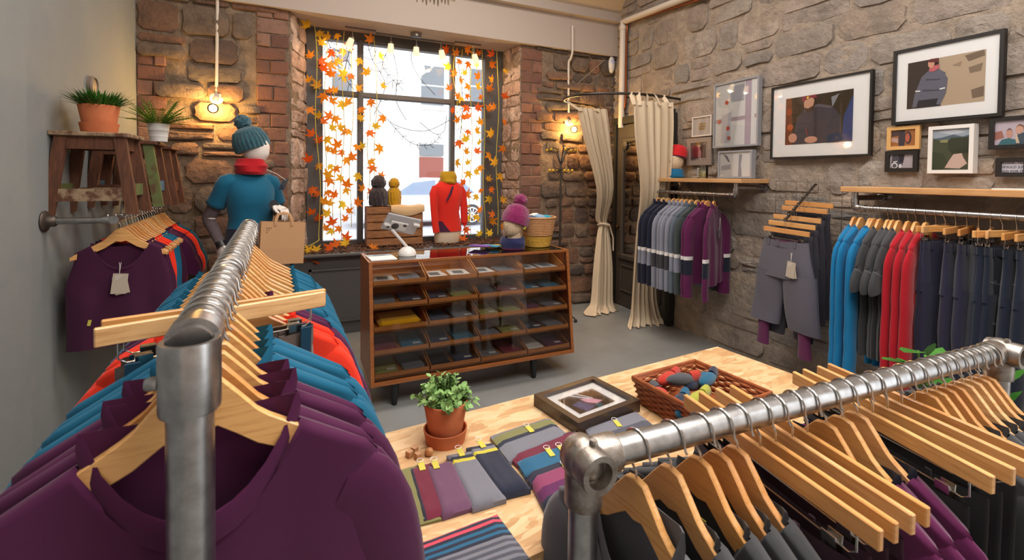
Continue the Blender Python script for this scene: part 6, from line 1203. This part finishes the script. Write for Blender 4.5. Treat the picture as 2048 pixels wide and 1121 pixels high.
# ================================================================== MANNEQUIN
mp = Vector((-.262, 3.72, 0)); MR = R(25); man = thing('mannequin', 'white mannequin in teal t-shirt, red cowl and blue bobble hat', 'mannequin', mp, MR)
inv = (Matrix.Translation(mp) @ Matrix.Rotation(MR, 4, 'Z')).inverted()
def ml(x, y, Y): return inv @ px(x, y, 1, Y)
wr_ = ml(441, 487, 3.66); elr = ml(417, 437, 3.74); wl_ = ml(549, 412, 3.55); 
J = {'pel': (0, 0, .95), 'wai': (0, .0, 1.1), 'che': (0, .0, 1.32), 'nkb': (0, .02, 1.47), 'nk': (0, .01, 1.56), 'sr': (-.142, .01, 1.43), 'sl': (.142, .01, 1.43), 'er': tuple(elr), 'wr': tuple(wr_), 'el': (.225, .05, 1.2), 'wl': tuple(wl_), 'hr': (-.09, 0, .9), 'hl': (.09, 0, .9), 'kr': (-.1, -.02, .5), 'kl': (.1, -.03, .5), 'ar': (-.1, .03, .09), 'al': (.11, .03, .09), 'fr': (-.11, -.1, .04), 'fl': (.13, -.1, .04)}
Ed = [('pel', 'wai'), ('wai', 'che'), ('che', 'nkb'), ('nkb', 'nk'), ('nkb', 'sr'), ('nkb', 'sl'), ('sr', 'er'), ('er', 'wr'), ('sl', 'el'), ('el', 'wl'), ('pel', 'hr'), ('pel', 'hl'), ('hr', 'kr'), ('kr', 'ar'), ('ar', 'fr'), ('hl', 'kl'), ('kl', 'al'), ('al', 'fl')]
Rd = dict(pel=(.14, .1), wai=(.115, .085), che=(.13, .09), nkb=(.05, .045), nk=(.048, .048), sr=(.052, .052), sl=(.052, .052), er=(.037, .037), wr=(.025, .025), el=(.037, .037), wl=(.025, .025), hr=(.085, .085), hl=(.085, .085), kr=(.055, .055), kl=(.055, .055), ar=(.036, .036), al=(.036, .036), fr=(.03, .025), fl=(.03, .025))
ks = list(J); me = bpy.data.meshes.new('body'); me.from_pydata([J[k] for k in ks], [(ks.index(a), ks.index(b)) for a, b in Ed], []); me.materials.append(MANQ); bo = place('body', me, man)
sk = bo.modifiers.new('skin', 'SKIN'); sk.use_smooth_shade = True; sv = me.skin_vertices[0].data if me.skin_vertices else None
if sv is None:
    bpy.context.view_layer.objects.active = bo; bo.select_set(True); bpy.ops.object.modifier_remove(modifier='skin'); bpy.ops.object.modifier_add(type='SKIN'); bo.modifiers[0].use_smooth_shade = True; sv = me.skin_vertices[0].data
for i, k in enumerate(ks): sv[i].radius = Rd[k]; sv[i].use_root = (k == 'pel')
ss = bo.modifiers.new('sub', 'SUBSURF'); ss.levels = 2; ss.render_levels = 2
def hand(nm, w_, d, n_, curl, s=1.0, flip=1):
    w_ = Vector(w_); d = Vector(d).normalized(); n_ = Vector(n_); n_ = (n_ - d * n_.dot(d)).normalized(); sd = d.cross(n_) * flip; mb = MB()
    mb.tube([w_ - d * .01, w_ + d * .025, w_ + d * .055, w_ + d * .085], [(.022, .019), (.033, .016), (.041, .015), (.038, .011)], 16) if abs(n_.y) > .8 else None
    if not mb.v:
        V = []; n = 14
        for f_, a, b in ((-.01, .022, .018), (.025, .032, .016), (.055, .04, .015), (.085, .038, .011)):
            for k in range(n): t = 2 * pi * k / n; V.append(w_ + d * f_ + sd * (a * cos(t)) + n_ * (b * sin(t)))
        mb.add(V, [(j * n + k, j * n + (k + 1) % n, (j + 1) * n + (k + 1) % n, (j + 1) * n + k) for j in range(3) for k in range(n)] + [tuple(range(n)), tuple(3 * n + k for k in range(n))])
    for i, (o_, L) in enumerate(((-.028, .07), (-.0095, .079), (.0095, .075), (.027, .06))):
        p = w_ + d * .078 + sd * o_; P = [p]; dd = d.copy()
        for q_, fr2 in enumerate((.45, .32, .23)):
            dd = (dd * cos(curl) - n_ * sin(curl)).normalized(); P.append(P[-1] + dd * L * fr2)
        mb.tube(P, [.0088, .0085, .0078, .005], 10)
    P = [w_ + d * .02 - sd * .025, w_ + d * .045 - sd * .045 - n_ * .008, w_ + d * .075 - sd * .052 - n_ * .016, w_ + d * .095 - sd * .05 - n_ * .022]; mb.tube(P, [.012, .011, .0095, .006], 10)
    return mb.build(nm, MANQ, man)
hand('hand', wr_, Vector((.05, -.06, -1)), Vector((-.9, -.3, 0)), .12)
hand('hand', wl_, Vector((.35, -.75, -.25)), Vector((.1, -.2, 1)), .85, flip=-1)
ARMW = mat('fine striped sleeve', '#77696a', .85, bump=.8, wave=160, wdir='Z', bd=.002, col2='#5c5054', vs=200)
def lim(a, b, f0, f1): a, b = Vector(a), Vector(b); return a.lerp(b, f0), a.lerp(b, f1)
for (s_, e_, w_) in (('sr', 'er', 'wr'), ('sl', 'el', 'wl')):
    S, E_, W_ = (Vector(J[k]) for k in (s_, e_, w_)); MB().tube(smooth_path([S.lerp(E_, .45), S.lerp(E_, .75), E_, E_.lerp(W_, .4), E_.lerp(W_, .8), W_], 3), [.047 - .017 * i / 15 for i in range(16)], 16).build('arm_warmer', ARMW, man)
    dd = (W_ - E_).normalized(); MB().tube([W_ - dd * .012, W_ + dd * .012, W_ + dd * .03], [(.031, .031), (.032, .03), (.034, .03)], 16).build('wrist_band', BLACK, man)
mb = MB(); loft(mb, [(1.10, .15, .118, 0, 0), (1.13, .145, .112, 0, 0), (1.2, .135, .104, 0, 0), (1.28, .145, .116, 0, -.008), (1.35, .155, .125, 0, -.012), (1.41, .16, .108, 0, 0), (1.455, .152, .08, 0, .008), (1.49, .11, .066, 0, .012), (1.51, .07, .06, 0, .014)], 40); jit(mb, .012, 9, 4); mb.build('t_shirt', TEAL, man, 'all')
for s_, e_ in (('sr', 'er'), ('sl', 'el')):
    S, E_ = Vector(J[s_]), Vector(J[e_]); I = S + Vector((.05 if S.x < 0 else -.05, 0, .005)); MB().tube(smooth_path([I, S + VZ * .008, S.lerp(E_, .3), S.lerp(E_, .62)], 3), [.05, .056, .06, .06, .06, .06, .06, .06, .061, .062], 18).build('shirt_sleeve', TEAL, man, 'all')
NT = cloth('dark navy leggings', '#252234')
mb = MB(); loft(mb, [(1.13, .15, .11, 0, 0), (1.0, .165, .12, 0, 0), (.9, .175, .12, 0, 0), (.85, .17, .115, 0, 0)])
for s in (-1, 1): mb.tube([(s * .085, 0, .9), (s * .1, -.01, .7), (s * .1, -.02, .5), (s * .105, .01, .3), (s * .105, .03, .1)], [.098, .085, .066, .058, .045], 18)
mb.build('leggings', NT, man, 'all')
MB().lathe([(.085, 1.495), (.1, 1.515), (.098, 1.535), (.105, 1.555), (.092, 1.575), (.088, 1.6), (.07, 1.605), (.06, 1.56)], 40, mod=lambda a, i: 1 + .05 * sin(3 * a + i * 1.2)).build('cowl', cloth('red cowl jersey', '#b0141e'), man, rot=(0, 0, 0), loc=(0, -.012, 0))
hd_ = MB(); head(hd_, .95, (0, 0, 0)); hd_.build('head', MANQ, man, 'all', loc=(.03, -.025, 1.665), rot=(R(16), 0, R(38)))
HATB = yarn('blue green wool', '#33616e', '#274c58'); e = beanie(man, HATB, (.022, -.002, 1.672), (0, 0, 0), .108, .16, .052, 26); e.rotation_euler = (R(-16), R(-12), R(30))
sb = MB().tube([(0, 0, 0), (.06, -.02, -.03), (.12, -.03, -.075)], .002, 5).build('tag_loop', TAGSTR, man, loc=(.07, -.1, 1.53)); MB().box((.1, -.03, -.1), (.002, .05, .09), rot=(0, .5, .3)).build('tag_card', mat('dark tag', '#2c3a4a', .6), sb, False)
# paper bag in its hand
hb = px(553, 432, 1, 3.47); bag = thing('paper_bag', 'brown paper carrier bag hanging from the mannequin hand', 'bag', (hb.x + .02, 3.47, hb.z - .315), R(14), rot=(0, R(4), R(14)))
def bagm():
    mb = MB(); W, D, H = .135, .045, .275; V = []
    for z, dd in ((0, D), (H * .35, D * .9), (H * .36, D * .9), (H, D * .55)):
        V += [(-W, -dd, z), (W, -dd, z), (W, 0, z - (.0 if z == 0 else .002)), (W, dd, z), (-W, dd, z), (-W, 0, z)]
        for k in (2, 5): V[-6 + k] = (V[-6 + k][0] * (1 - .12 * z / H), V[-6 + k][1], V[-6 + k][2])
    mb.add(V, [(j * 6 + k, j * 6 + (k + 1) % 6, (j + 1) * 6 + (k + 1) % 6, (j + 1) * 6 + k) for j in range(3) for k in range(6)] + [tuple(range(6))[::-1]]); return mb
bagm().build('bag_body', PAPER, bag, False)
for yy in (-.03, .028): MB().tube([(-.05, yy, .25), (-.05, yy, .285), (-.035, yy * .6, .325), (0, yy * .3, .335), (.035, yy * .6, .325), (.05, yy, .285), (.05, yy, .25)], [(.009, .0015)] * 7, 8).build('handle', PAPER, bag)
lg = MB()
for r_ in range(3):
    for k in range(3 - r_): lg.prism([(-.105 + .012 * k, .235 - .014 * r_), (-.097 + .012 * k, .239 - .014 * r_), (-.097 + .012 * k, .231 - .014 * r_)], -.0305 - .0006 * r_, -.0300 - .0012 * r_)
lg.build('logo', mat('logo ink', '#5c4632', .7), bag, False)
